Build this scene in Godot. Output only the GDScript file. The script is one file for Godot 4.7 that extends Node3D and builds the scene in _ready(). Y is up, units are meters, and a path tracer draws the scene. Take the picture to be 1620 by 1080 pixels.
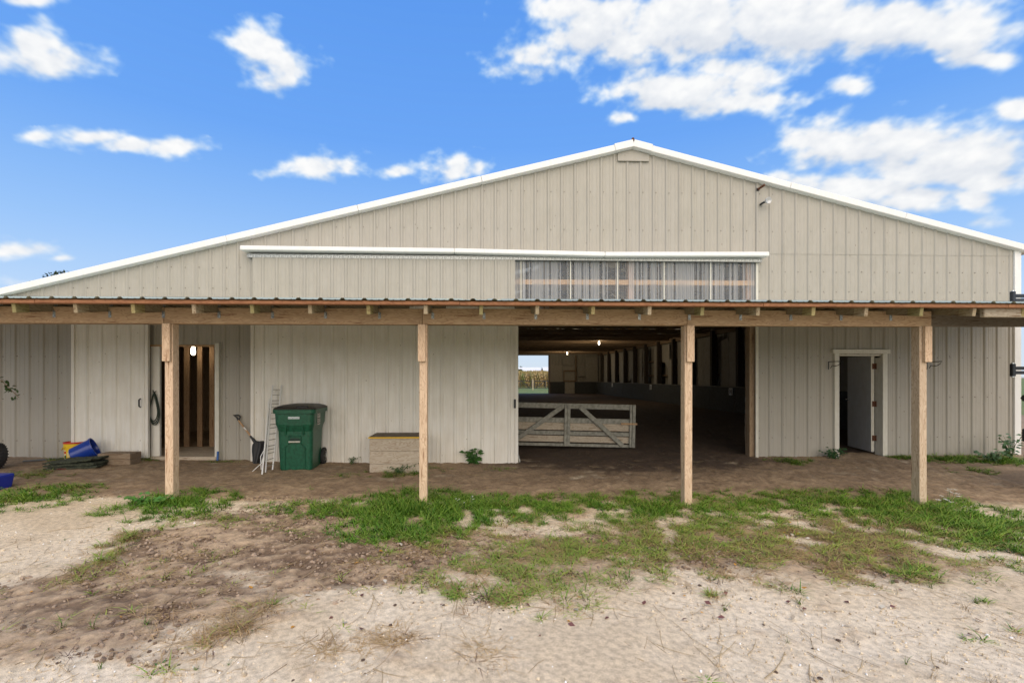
extends Node3D
# A pole barn with a riding arena inside and a timber porch along its front. Facade plane z = 0, camera in front at z = 8.45.

class Geo:
	var v := PackedVector3Array()
	var n := PackedVector3Array()
	var c := PackedColorArray()
	var col := Color(1, 1, 1)
	func emit(a: Vector3, b: Vector3, d: Vector3, na: Vector3, nb: Vector3, nd: Vector3) -> void:
		v.append(a); v.append(d); v.append(b)
		n.append(na); n.append(nd); n.append(nb)
		c.append(col); c.append(col); c.append(col)
	func tri(a: Vector3, b: Vector3, d: Vector3, out: Vector3) -> void:
		var k := (b - a).cross(d - a)
		if k.length_squared() < 1e-16: return
		k = k.normalized()
		if k.dot(out) < 0.0: emit(a, d, b, -k, -k, -k)
		else: emit(a, b, d, k, k, k)
	func quad(a: Vector3, b: Vector3, d: Vector3, e: Vector3, out: Vector3) -> void:
		tri(a, b, d, out); tri(a, d, e, out)
	func squad(a: Vector3, b: Vector3, d: Vector3, e: Vector3, na: Vector3, nb: Vector3, nd: Vector3, ne: Vector3) -> void:
		var k := (b - a).cross(d - a)
		if k.length_squared() < 1e-18: k = (d - a).cross(e - a)
		if k.dot(na + nb + nd + ne) < 0.0:
			emit(a, d, b, na, nd, nb); emit(a, e, d, na, ne, nd)
		else:
			emit(a, b, d, na, nb, nd); emit(a, d, e, na, nd, ne)
	func box(o: Vector3, s: Vector3, bas := Basis(), bev := 0.0) -> void:
		var h := s * 0.5
		if bev <= 0.0:
			for ax in 3:
				for sg in [-1.0, 1.0]:
					var p := []
					for q in [[-1, -1], [1, -1], [1, 1], [-1, 1]]:
						var w := Vector3()
						w[ax] = sg * h[ax]; w[(ax + 1) % 3] = q[0] * h[(ax + 1) % 3]; w[(ax + 2) % 3] = q[1] * h[(ax + 2) % 3]
						p.append(o + bas * w)
					var nn := Vector3(); nn[ax] = sg
					quad(p[0], p[1], p[2], p[3], bas * nn)
			return
		bev = minf(bev, minf(h.x, minf(h.y, h.z)) * 0.7)
		for ax in 3:
			var a1 := (ax + 1) % 3
			var a2 := (ax + 2) % 3
			for sg in [-1.0, 1.0]:
				var p := []
				for q in [[-1, -1], [1, -1], [1, 1], [-1, 1]]:
					var w := Vector3()
					w[ax] = sg * h[ax]; w[a1] = q[0] * (h[a1] - bev); w[a2] = q[1] * (h[a2] - bev)
					p.append(o + bas * w)
				var nn := Vector3(); nn[ax] = sg
				quad(p[0], p[1], p[2], p[3], bas * nn)
				for s2 in [-1.0, 1.0]:
					var e := []
					for t in [-1.0, 1.0]:
						var w1 := Vector3(); w1[ax] = t * (h[ax] - bev); w1[a1] = sg * h[a1]; w1[a2] = s2 * (h[a2] - bev)
						var w2 := Vector3(); w2[ax] = t * (h[ax] - bev); w2[a1] = sg * (h[a1] - bev); w2[a2] = s2 * h[a2]
						e.append(o + bas * w1); e.append(o + bas * w2)
					var n2 := Vector3(); n2[a1] = sg; n2[a2] = s2
					quad(e[0], e[1], e[3], e[2], bas * n2)
		for sx in [-1.0, 1.0]:
			for sy in [-1.0, 1.0]:
				for sz in [-1.0, 1.0]:
					var a := Vector3(sx * h.x, sy * (h.y - bev), sz * (h.z - bev))
					var b := Vector3(sx * (h.x - bev), sy * h.y, sz * (h.z - bev))
					var d := Vector3(sx * (h.x - bev), sy * (h.y - bev), sz * h.z)
					tri(o + bas * a, o + bas * b, o + bas * d, bas * Vector3(sx, sy, sz))
	# a bar from p to q, w across, h along "up"
	func bar(p: Vector3, q: Vector3, w: float, h: float, up := Vector3.UP, bev := 0.0) -> void:
		var x := (q - p).normalized()
		var z := x.cross(up)
		if z.length() < 1e-4: z = x.cross(Vector3.FORWARD)
		z = z.normalized()
		box((p + q) * 0.5, Vector3((q - p).length(), h, w), Basis(x, z.cross(x), z), bev)
	func tube(pts: Array, r: float, seg := 6, r2 := -1.0) -> void:
		if r2 < 0.0: r2 = r
		var u := Vector3.UP
		var rings := []
		var norms := []
		for i in pts.size():
			var d: Vector3 = (pts[mini(i + 1, pts.size() - 1)] - pts[maxi(i - 1, 0)]).normalized()
			if i == 0 and absf(d.dot(u)) > 0.9: u = Vector3.RIGHT
			u = (u - d * u.dot(d)).normalized()
			var w := d.cross(u)
			var rr := lerpf(r, r2, float(i) / maxf(1.0, pts.size() - 1.0))
			var ring := []
			var nr := []
			for k in seg:
				var a := TAU * k / seg
				var nn := u * cos(a) + w * sin(a)
				nr.append(nn); ring.append(pts[i] + nn * rr)
			rings.append(ring); norms.append(nr)
		for i in pts.size() - 1:
			for k in seg:
				var k2 := (k + 1) % seg
				squad(rings[i][k], rings[i][k2], rings[i + 1][k2], rings[i + 1][k], norms[i][k], norms[i][k2], norms[i + 1][k2], norms[i + 1][k])
		for e in [0, pts.size() - 1]:
			var o: Vector3 = pts[e] - pts[1 if e == 0 else e - 1]
			for k in seg: tri(pts[e], rings[e][k], rings[e][(k + 1) % seg], o)
	# profile: [radius, height] pairs turned about local y
	func lathe(prof: Array, seg: int, xf := Transform3D()) -> void:
		for i in prof.size() - 1:
			var a: Array = prof[i]
			var b: Array = prof[i + 1]
			var sl := Vector2(b[1] - a[1], a[0] - b[0]).normalized()
			for k in seg:
				var t0 := TAU * k / seg
				var t1 := TAU * (k + 1) / seg
				var c0 := Vector3(cos(t0), 0, sin(t0))
				var c1 := Vector3(cos(t1), 0, sin(t1))
				var up := Vector3.UP
				var n0 := xf.basis * (c0 * sl.x + up * sl.y)
				var n1 := xf.basis * (c1 * sl.x + up * sl.y)
				squad(xf * (c0 * a[0] + up * a[1]), xf * (c1 * a[0] + up * a[1]), xf * (c1 * b[0] + up * b[1]), xf * (c0 * b[0] + up * b[1]), n0, n1, n1, n0)
	# sections: [y, half x, half z, corner radius, z shift]; ends capped
	func loft(secs: Array, xf := Transform3D(), per := 4) -> void:
		var rings := []
		for s in secs:
			var ring := []
			for q in [[1, 1, 0.0], [-1, 1, 0.25], [-1, -1, 0.5], [1, -1, 0.75]]:
				for k in per + 1:
					var a: float = TAU * (q[2] + 0.25 * k / per)
					ring.append(Vector3(q[0] * (s[1] - s[3]) + cos(a) * s[3], s[0], q[1] * (s[2] - s[3]) + sin(a) * s[3] + s[4]))
			rings.append(ring)
		var m: int = rings[0].size()
		for i in rings.size() - 1:
			for k in m:
				var k2 := (k + 1) % m
				var a: Vector3 = rings[i][k]
				var b: Vector3 = rings[i][k2]
				var d: Vector3 = rings[i + 1][k2]
				var e: Vector3 = rings[i + 1][k]
				var mid: Vector3 = (a + b + d + e) / 4.0
				var out := (b - a).cross(e - a)
				if out.length() < 1e-9: out = (d - e).cross(e - a)
				var outw := Vector3(mid.x, 0, mid.z - secs[i][4])
				if out.dot(outw) < 0.0: out = -out
				if absf(outw.normalized().dot(out.normalized())) < 0.05: out = Vector3.UP if secs[i + 1][1] < secs[i][1] else Vector3.DOWN
				quad(xf * a, xf * b, xf * d, xf * e, xf.basis * out)
		for e in [0, rings.size() - 1]:
			var o := Vector3(0, secs[e][0], secs[e][4])
			for k in m: tri(xf * o, xf * rings[e][k], xf * rings[e][(k + 1) % m], xf.basis * (Vector3.DOWN if e == 0 else Vector3.UP))
	# flat outline (Vector2) given thickness along local z
	func slab(poly: PackedVector2Array, thick: float, xf := Transform3D()) -> void:
		var ix := Geometry2D.triangulate_polygon(poly)
		for s in [0.0, 1.0]:
			for i in range(0, ix.size(), 3):
				var p := []
				for k in 3: p.append(xf * Vector3(poly[ix[i + k]].x, poly[ix[i + k]].y, -thick * s))
				tri(p[0], p[1], p[2], xf.basis * Vector3(0, 0, 1 - 2 * s))
		var cw := Geometry2D.is_polygon_clockwise(poly)
		for i in poly.size():
			var a := poly[i]
			var b := poly[(i + 1) % poly.size()]
			var o := Vector3(b.y - a.y, a.x - b.x, 0)
			if cw: o = -o
			quad(xf * Vector3(a.x, a.y, 0), xf * Vector3(b.x, b.y, 0), xf * Vector3(b.x, b.y, -thick), xf * Vector3(a.x, a.y, -thick), xf.basis * o)
	func mesh(m: Material) -> ArrayMesh:
		var am := ArrayMesh.new()
		var a := []
		a.resize(Mesh.ARRAY_MAX)
		a[Mesh.ARRAY_VERTEX] = v; a[Mesh.ARRAY_NORMAL] = n; a[Mesh.ARRAY_COLOR] = c
		am.add_surface_from_arrays(Mesh.PRIMITIVE_TRIANGLES, a)
		am.surface_set_material(0, m)
		return am

var M := {}
var rng := RandomNumberGenerator.new()
var fine := FastNoiseLite.new()
var coarse := FastNoiseLite.new()
var taken := {}

func numbered(called: String) -> String:
	taken[called] = taken.get(called, 0) + 1
	return called if taken[called] == 1 else "%s_%03d" % [called, taken[called] - 1]

func thing(called: String, label: String, category: String, group := "", at := Vector3.ZERO) -> Node3D:
	var o := Node3D.new()
	o.name = numbered(called)
	add_child(o)
	o.position = at
	o.set_meta("label", label); o.set_meta("category", category)
	if group: o.set_meta("group", group)
	return o

func part(g: Geo, called: String, m: Material, parent: Node = null) -> MeshInstance3D:
	var o := MeshInstance3D.new()
	o.name = called if parent else numbered(called)
	o.mesh = g.mesh(m)
	(parent if parent else self).add_child(o, true)
	return o

func single(g: Geo, called: String, m: Material, label: String, category: String, group := "") -> MeshInstance3D:
	var o := part(g, called, m)
	o.set_meta("label", label); o.set_meta("category", category)
	if group: o.set_meta("group", group)
	return o

func stuff(o: Node, label := "", category := "") -> void:
	o.set_meta("kind", "stuff")
	if label: o.set_meta("label", label); o.set_meta("category", category)

func lin(r: float, g: float, b: float, a := 1.0) -> Color:
	var k := Color(r, g, b).linear_to_srgb()
	k.a = a
	return k

func mat(k: Color, rough := 0.7, metal := 0.0, tex: Texture2D = null, scale := Vector3.ONE, nrm: Texture2D = null, nscale := 1.0) -> StandardMaterial3D:
	var m := StandardMaterial3D.new()
	m.albedo_color = k
	m.roughness = rough
	m.metallic = metal
	m.vertex_color_use_as_albedo = true
	if tex or nrm:
		m.uv1_triplanar = true
		m.uv1_world_triplanar = true
		m.uv1_scale = scale
		m.uv1_triplanar_sharpness = 8.0
	if tex: m.albedo_texture = tex
	if nrm:
		m.normal_enabled = true
		m.normal_texture = nrm
		m.normal_scale = nscale
	return m

func table(t: Array, x: float) -> float:
	if x <= t[0][0]: return t[0][1]
	for i in t.size() - 1:
		if x <= t[i + 1][0]: return lerpf(t[i][1], t[i + 1][1], (x - t[i][0]) / (t[i + 1][0] - t[i][0]))
	return t[-1][1]

const AT_WALL := [[-8.0, 0.08], [-5.0, 0.03], [-3.0, -0.02], [0.6, -0.05], [4.8, 0.02], [9.0, 0.03]]
const AT_POSTS := [[-8.0, 0.06], [-3.54, -0.018], [-0.65, -0.086], [2.48, -0.12], [5.35, -0.159], [10.0, -0.2]]
func height(x: float, z: float) -> float:
	var w := table(AT_WALL, x)
	if z < -29.0: return lerpf(0.17, -0.12, clampf((-29.0 - z) / 12.0, 0, 1))
	if z <= 0.0: return w + (0.17 - w) * clampf(-z / 5.0, 0, 1)
	var p := table(AT_POSTS, x)
	if z < 2.63: return lerpf(w, p, z / 2.63)
	return p - 0.04 * minf(1.0, (z - 2.63) / 3.4)

# ---- sky -------------------------------------------------------------------------------------------------------
# clouds as [azimuth, elevation, half extents, weight, and the 2 x 2 that turns an offset in degrees into radii]
const CLOUDS := [[-41.71, 25.86, 2.32, 2.33, 1, 0.431, -0.0, -0.255, 0.684], [-39.31, 25.62, 2.29, 2.04, 1, 0.436, -0.0, -0.271, 0.796], [-41.52, 29.08, 1.75, 1.15, 0.9, 0.572, -0.0, -0.895, 2.234], [-23.77, 31.1, 2.51, 1.98, 1, 0.398, -0.0, -0.145, 0.688], [-21.52, 29.66, 2.98, 2.07, 1, 0.336, -0.0, -0.121, 0.656], [-40.93, 19.76, 0.87, 0.69, 0.9, 1.147, -0.0, -0.686, 2.331], [-37.6, 20.51, 2.19, 1.24, 0.95, 0.456, -0.0, -0.418, 1.549], [-34.88, 20.6, 2.27, 1.23, 1, 0.441, -0.0, -0.367, 1.494], [-31.33, 21.33, 2.27, 1.25, 1, 0.441, -0.0, -0.297, 1.341], [-17.38, 21.95, 3.41, 1.6, 1, 0.293, -0.0, -0.101, 0.84], [-22.45, 20.62, 1.34, 0.67, 0.6, 0.744, -0.0, -0.316, 2.135], [-2.34, 22.81, 3.29, 1.33, 1, 0.304, -0.0, -0.02, 0.805], [-9.19, 22.24, 1.77, 0.74, 0.8, 0.565, -0.0, -0.11, 1.622], [-41.71, 10.62, 2.32, 1.12, 0.95, 0.431, -0.0, -0.24, 1.391], [-39.31, 10.33, 1.04, 0.48, 0.7, 0.959, -0.0, -0.481, 3.117], [-42.1, 7.88, 1.53, 0.61, 0.7, 0.655, -0.0, -0.315, 2.411], [12.58, 35.3, 6.38, 2.97, 1.1, 0.157, -0.0, 0.038, 0.417], [6.82, 33.03, 4.37, 1.46, 0.9, 0.229, -0.0, 0.032, 0.779], [24.02, 33.48, 6.92, 3.9, 1.15, 0.145, -0.0, 0.073, 0.385], [32.81, 31.49, 8.09, 4.68, 1.15, 0.124, -0.0, 0.107, 0.398], [40.24, 29.24, 5.41, 3.67, 1.1, 0.185, -0.0, 0.184, 0.544], [45.27, 26.79, 2.71, 2.94, 1.1, 0.369, -0.0, 0.199, 0.523], [46.97, 24.44, 1.83, 1.29, 0.9, 0.548, -0.0, 0.63, 1.664], [16.77, 32.89, 4.11, 2.0, 1.0, 0.243, -0.0, 0.082, 0.667], [4.62, 31.95, 3.66, 0.93, 0.7, 0.273, -0.0, 0.027, 1.186], [27.1, 29.71, 3.6, 1.63, 0.8, 0.278, -0.0, 0.226, 1.11], [30.03, 28.33, 2.56, 1.68, 0.8, 0.39, -0.0, 0.204, 0.908], [22.75, 28.33, 7.04, 2.61, 1.1, 0.142, -0.0, 0.108, 0.673], [19.48, 29.45, 3.33, 1.73, 1.05, 0.3, -0.0, 0.108, 0.786], [27.7, 26.66, 5.05, 1.93, 1, 0.198, -0.0, 0.205, 1.054], [16.43, 26.97, 1.37, 0.65, 0.8, 0.727, -0.0, 0.209, 1.971], [37.67, 25.52, 1.54, 1.06, 0.85, 0.648, -0.0, 0.446, 1.588], [43.96, 25.53, 0.61, 0.57, 0.8, 1.652, -0.0, 0.993, 2.82], [48.46, 20.4, 1.04, 1.16, 1, 0.963, -0.0, 0.434, 1.254], [35.44, 21.41, 3.82, 2.77, 1.05, 0.262, -0.0, 0.119, 0.524], [40.24, 20.5, 4.5, 2.89, 1.05, 0.222, -0.0, 0.152, 0.583], [44.48, 18.62, 3.57, 3.03, 1.05, 0.28, -0.0, 0.137, 0.491], [47.69, 17.69, 2.14, 2.4, 1, 0.468, -0.0, 0.169, 0.567], [42.43, 17.57, 4.23, 2.16, 1, 0.236, -0.0, 0.221, 0.897], [46.97, 15.77, 2.19, 1.63, 0.9, 0.456, -0.0, 0.249, 0.947], [37.43, 17.21, 5.34, 2.61, 1.1, 0.187, -0.0, 0.133, 0.656], [42.43, 15.36, 3.38, 1.88, 1.05, 0.296, -0.0, 0.192, 0.877], [46.04, 14.39, 1.32, 1.2, 1, 0.758, -0.0, 0.263, 1.125], [32.81, 18.88, 2.16, 1.13, 0.9, 0.464, -0.0, 0.251, 1.365], [46.97, 12.5, 1.28, 0.81, 0.6, 0.782, -0.0, 0.391, 1.841]]

func make_sky() -> ImageTexture:
	var W := 4096
	var HH := 1024
	var dens := PackedFloat32Array()
	dens.resize(W * HH)
	var list: Array = CLOUDS.duplicate()
	var r := RandomNumberGenerator.new()
	r.seed = 77
	var n := 0
	while n < 130:                                  # the same kind of sky all round
		var az := r.randf_range(-180, 180)
		var el := rad_to_deg(asin(r.randf_range(0.12, 1.0)))
		if absf(az) < 62 and el < 46: continue
		n += 1
		var s := r.randf_range(1.6, 5.0)
		for k in r.randi_range(2, 6):
			var wide := s * r.randf_range(0.6, 1.5)
			list.append([az + r.randf_range(-1.6, 1.6) * s / maxf(0.3, cos(deg_to_rad(el))), clampf(el + r.randf_range(-0.6, 0.6) * s, 3, 86), wide / maxf(0.3, cos(deg_to_rad(el))), wide * r.randf_range(0.35, 0.6), r.randf_range(0.85, 1.15)])
			var last: Array = list[-1]
			last.append_array([1.0 / last[2], 0.0, 0.0, 1.0 / last[3]])
	for b in list:
		var cx := int(fposmod(b[0] / 360.0, 1.0) * W)
		var cy := int((90.0 - b[1]) / 90.0 * HH)
		var rx: float = b[2] / 360.0 * W
		var ry: float = b[3] / 90.0 * HH
		for y in range(maxi(0, int(cy - ry * 2.0)), mini(HH, int(cy + ry * 2.0) + 1)):
			var dv := -float(y - cy) / HH * 90.0
			for x in range(int(cx - rx * 2.0), int(cx + rx * 2.0) + 1):
				var du := float(x - cx) / W * 360.0
				var q1: float = b[5] * du + b[6] * dv
				var q2: float = b[7] * du + b[8] * dv
				var q := q1 * q1 + q2 * q2 * (1.3 if q2 < 0.0 else 1.0)
				if q < 3.6:
					var at := y * W + posmod(x, W)
					dens[at] = maxf(dens[at], b[4] * exp(-q * 0.75)) + 0.22 * minf(dens[at], b[4] * exp(-q * 0.75))
	var fb := FastNoiseLite.new()
	fb.seed = 5; fb.noise_type = FastNoiseLite.TYPE_SIMPLEX_SMOOTH; fb.frequency = 1.0
	fb.fractal_type = FastNoiseLite.FRACTAL_FBM; fb.fractal_octaves = 5; fb.fractal_gain = 0.5
	var im := Image.create_empty(W, HH * 2, false, Image.FORMAT_RGB8)
	var g := Gradient.new()
	g.offsets = PackedFloat32Array([0.0, 0.06, 0.13, 0.24, 0.42, 1.0])
	g.colors = PackedColorArray([Color8(212, 224, 234), Color8(204, 223, 244), Color8(186, 214, 247), Color8(153, 195, 246), Color8(108, 165, 241), Color8(64, 128, 222)])
	im.fill_rect(Rect2i(0, HH, W, HH), Color8(150, 145, 130))
	for y in HH:
		var el := (1.0 - (y + 0.5) / HH) * PI / 2.0
		var base := g.sample(sin(el))
		im.fill_rect(Rect2i(0, y, W, 1), base)
		var ce := cos(el)
		var se := sin(el)
		for x in W:
			var d := dens[y * W + x]
			if d < 0.06: continue
			var az := float(x) / W * TAU
			var p := Vector3(sin(az) * ce, se * 1.7, -cos(az) * ce)
			var f := fb.get_noise_3dv(p * 17.0)
			var f2 := fb.get_noise_3dv(p * 42.0 + Vector3(7, 3, 1))
			var e := d * 1.25 + f * 0.8 + f2 * 0.08
			var t := smoothstep(0.20, 1.12, e)
			if t <= 0.01: continue
			var above := dens[maxi(y - 16, 0) * W + x]
			var under := clampf((above - d) * 0.9 + (d - 0.75) * 0.5, 0, 1)      # thick bodies and undersides are greyer
			var body := clampf(0.84 + f * 0.3 + f2 * 0.2 - under, 0, 1)
			var k := Color8(196, 204, 218).lerp(Color8(252, 251, 249), body)
			im.set_pixel(x, y, base.lerp(k, t * 0.97))
	return ImageTexture.create_from_image(im)

# ---- textures --------------------------------------------------------------------------------------------------
func speckle(size: int, seed_: int, low: float, spread: float, dots: float) -> ImageTexture:
	var a := FastNoiseLite.new()
	a.seed = seed_; a.frequency = 0.02; a.fractal_octaves = 4
	var na := a.get_seamless_image(size, size)
	var r := RandomNumberGenerator.new()
	r.seed = seed_
	var im := Image.create_empty(size, size, false, Image.FORMAT_RGB8)
	for y in size:
		for x in size:
			var q := low + spread * (na.get_pixel(x, y).r - 0.5) + r.randf_range(-0.10, 0.10)
			if r.randf() < dots: q *= r.randf_range(0.5, 1.3)
			q = clampf(q, 0, 1)
			im.set_pixel(x, y, Color(q, q * 0.992, q * 0.98))
	return ImageTexture.create_from_image(im)

# wood: grain runs along u; turned swaps the axes
func grain(turned: bool, seed_: int) -> ImageTexture:
	var W := 1024
	var Hh := 512
	var a := FastNoiseLite.new()
	a.seed = seed_; a.frequency = 0.006; a.fractal_octaves = 3
	var na := a.get_seamless_image(W, Hh)
	var b := FastNoiseLite.new()
	b.seed = seed_ + 9; b.frequency = 0.05; b.fractal_octaves = 3
	var nb := b.get_seamless_image(256, Hh)
	var r := RandomNumberGenerator.new()
	r.seed = seed_
	var knots := []
	for k in 9: knots.append(Vector3(r.randf() * W, r.randf() * Hh, r.randf_range(7, 15)))
	var im := Image.create_empty(Hh if turned else W, W if turned else Hh, false, Image.FORMAT_RGB8)
	for y in Hh:
		for x in W:
			var q := na.get_pixel(x, y).r
			var ph := y / float(Hh) * 11.0 + q * 5.5
			var dark := 0.0
			for kn in knots:
				var dx: float = (x - kn.x) / (kn.z * 2.0)
				var dy: float = (y - kn.y) / kn.z
				var dd := dx * dx * 0.4 + dy * dy
				if dd < 9.0:
					ph += 0.9 * exp(-dd * 0.5)
					dark = maxf(dark, exp(-dd * 2.2))
			var ring := 0.5 + 0.5 * sin(ph * TAU)
			ring = pow(ring, 3.0)
			var fib := nb.get_pixel(int(x / 4.0), y).r
			var t := clampf(0.22 * ring + 0.34 * (fib - 0.35) + 0.62 * dark, 0, 1)
			var k := Color(1.0, 0.99, 0.97).lerp(Color(0.50, 0.36, 0.26), t)
			if turned: im.set_pixel(y, x, k)
			else: im.set_pixel(x, y, k)
	return ImageTexture.create_from_image(im)

# painted sheet steel: faint vertical streaks, small scuffs
func streaks(seed_: int, strength: float) -> ImageTexture:
	var S := 1024
	var a := FastNoiseLite.new()
	a.seed = seed_; a.frequency = 0.03; a.fractal_octaves = 4
	var na := a.get_seamless_image(S, 128)
	var b := FastNoiseLite.new()
	b.seed = seed_ + 3; b.frequency = 0.009; b.fractal_octaves = 4
	var nb := b.get_seamless_image(S, S)
	var r := RandomNumberGenerator.new()
	r.seed = seed_
	var im := Image.create_empty(S, S, false, Image.FORMAT_RGB8)
	for y in S:
		for x in S:
			var t := strength * (0.7 * na.get_pixel(x, y >> 3).r + 0.6 * nb.get_pixel(x, y).r - 0.35) + r.randf_range(-0.01, 0.01)
			im.set_pixel(x, y, Color(1, 1, 1).lerp(Color(0.66, 0.60, 0.50), clampf(t, 0, 1)))
	for k in 60:
		var x := r.randi_range(4, S - 8)
		var y := r.randi_range(4, S - 8)
		im.fill_rect(Rect2i(x, y, r.randi_range(1, 3), r.randi_range(1, 5)), Color(0.5, 0.44, 0.36))
	return ImageTexture.create_from_image(im)

func bumps(freq: float, seed_: int, strength: float) -> NoiseTexture2D:
	var a := FastNoiseLite.new()
	a.seed = seed_; a.frequency = freq; a.fractal_octaves = 4
	var t := NoiseTexture2D.new()
	t.width = 512; t.height = 512; t.seamless = true; t.as_normal_map = true; t.bump_strength = strength; t.noise = a
	return t

func wood(axis: String, k: Color, rough := 0.8) -> StandardMaterial3D:
	var long := 0.36
	var wide := 2.6
	var s := Vector3(wide, wide, wide)
	s["xyz".find(axis)] = long
	return mat(k, rough, 0.0, M.wood_turned if axis == "y" else M.wood_tex, s)

func make_materials() -> void:
	M.wood_tex = grain(false, 3)
	M.wood_turned = grain(true, 4)
	var st := streaks(11, 0.09)
	var st2 := streaks(21, 0.22)
	M.siding = mat(lin(0.405, 0.380, 0.330), 0.5, 0.0, st, Vector3(0.42, 0.21, 0.42), bumps(0.012, 12, 6.0), 0.25)
	M.door_white = mat(lin(0.84, 0.815, 0.755), 0.5, 0.0, st2, Vector3(0.37, 0.23, 0.37), bumps(0.012, 13, 6.0), 0.25)
	M.white = mat(lin(0.82, 0.82, 0.80), 0.42, 0.0, st, Vector3(0.6, 0.6, 0.6))
	M.cream = mat(lin(0.68, 0.66, 0.58), 0.5, 0.0, st2, Vector3(0.9, 0.9, 0.9))
	M.roof_white = mat(lin(0.72, 0.72, 0.72), 0.45)
	M.porch_roof = mat(lin(0.46, 0.53, 0.48), 0.75, 0.0, st2, Vector3(0.5, 0.5, 0.2))
	M.galv = mat(lin(0.55, 0.58, 0.58), 0.38, 0.75, speckle(256, 31, 0.8, 0.5, 0.05), Vector3(7, 7, 7))
	M.gate_steel = mat(lin(0.40, 0.395, 0.34), 0.6, 0.1, speckle(256, 32, 0.85, 0.3, 0.04), Vector3(2, 2, 2))
	M.post_wood = wood("y", lin(0.68, 0.525, 0.385))
	M.block_wood = wood("y", lin(0.70, 0.53, 0.38))
	M.post_grey = wood("y", lin(0.58, 0.47, 0.355))
	M.beam_wood = wood("x", lin(0.52, 0.37, 0.235))
	M.fascia_wood = wood("x", lin(0.36, 0.17, 0.085))
	M.old_wood_x = wood("x", lin(0.15, 0.125, 0.095), 0.9)
	M.rafter_wood = wood("z", lin(0.52, 0.47, 0.37), 0.9)
	M.pale_wood_x = wood("x", lin(0.46, 0.42, 0.34), 0.9)
	M.dark_wood_x = wood("x", lin(0.34, 0.255, 0.175), 0.9)
	M.dark_wood_y = wood("y", lin(0.34, 0.255, 0.175), 0.9)
	M.dark_wood_z = wood("z", lin(0.34, 0.255, 0.175), 0.9)
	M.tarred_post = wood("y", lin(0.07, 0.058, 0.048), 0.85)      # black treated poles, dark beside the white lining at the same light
	M.stud_wood = wood("y", lin(0.36, 0.24, 0.145), 0.85)
	M.girt_wood = wood("x", lin(0.55, 0.37, 0.22), 0.85)
	M.gate_board = wood("x", lin(0.58, 0.52, 0.43), 0.9)
	M.liner = mat(lin(0.50, 0.48, 0.43), 0.75, 0.0, streaks(41, 0.3), Vector3(0.5, 0.5, 0.5))
	M.kick = mat(lin(0.10, 0.11, 0.112), 0.8, 0.0, speckle(512, 33, 0.88, 0.25, 0.01), Vector3(0.7, 0.7, 0.7))
	M.rubber = mat(lin(0.02, 0.02, 0.021), 0.75)
	M.black = mat(lin(0.02, 0.02, 0.022), 0.5)
	M.black_steel = mat(lin(0.025, 0.026, 0.03), 0.35)
	M.dull_wire = mat(lin(0.33, 0.31, 0.27), 0.6)
	M.chrome = mat(lin(0.7, 0.7, 0.7), 0.25, 0.9)
	M.rust = mat(lin(0.22, 0.085, 0.04), 0.85, 0.1, speckle(256, 34, 0.75, 0.9, 0.1), Vector3(9, 9, 9))
	M.red_lens = mat(lin(0.5, 0.01, 0.02), 0.15)
	M.clear = mat(lin(0.74, 0.74, 0.74, 0.13), 0.1)
	M.hazed = mat(lin(0.70, 0.70, 0.70, 0.36), 0.2)
	for m in [M.clear, M.hazed]:
		m.transparency = BaseMaterial3D.TRANSPARENCY_ALPHA
		m.vertex_color_use_as_albedo = false
	M.skylight = mat(lin(0.85, 0.86, 0.84), 0.6)
	M.skylight.backlight_enabled = true
	M.skylight.backlight = lin(0.8, 0.8, 0.78)

func leaf_mat(k: Color, back: Color) -> StandardMaterial3D:
	var m := mat(k, 0.55)
	m.backlight_enabled = true
	m.backlight = back
	return m

# ---- ground ----------------------------------------------------------------------------------------------------
# soil over the gravel yard: [x, z, half x, half z, how much]; below zero the gravel shows
const SOIL := [[-1.82, 3.6, 1.11, 0.7, 0.9], [-0.75, 4.1, 0.44, 0.4, 0.8], [-2.16, 4.5, 1.2, 0.75, 0.75], [-2.54, 5.19, 0.73, 0.42, 0.55], [-2.08, 5.69, 0.57, 0.16, 0.45], [-1.02, 4.31, 0.72, 0.44, 0.7], [-2.9, 4.0, 0.32, 0.47, 0.5], [-0.4, 3.68, 0.36, 0.37, 0.5], [0.56, 4.15, 0.65, 0.74, 0.45], [1.7, 4.06, 0.68, 0.57, 0.4], [2.76, 4.29, 0.82, 0.52, 0.45], [3.63, 4.38, 0.49, 0.42, 0.4], [3.73, 3.49, 0.81, 0.21, -0.5], [1.24, 3.47, 0.71, 0.18, -0.8], [-3.01, 3.52, 0.35, 0.14, -0.8], [-3.82, 3.88, 0.59, 0.43, -0.9], [-3.4, 4.33, 0.53, 0.35, -0.9], [-2.1, 3.76, 0.63, 0.16, -0.35], [-1.58, 4.62, 0.28, 0.14, -0.35], [-0.49, 5.62, 0.39, 0.13, 0.2], [2.02, 2.47, 4.62, 0.83, 0.35]]
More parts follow.
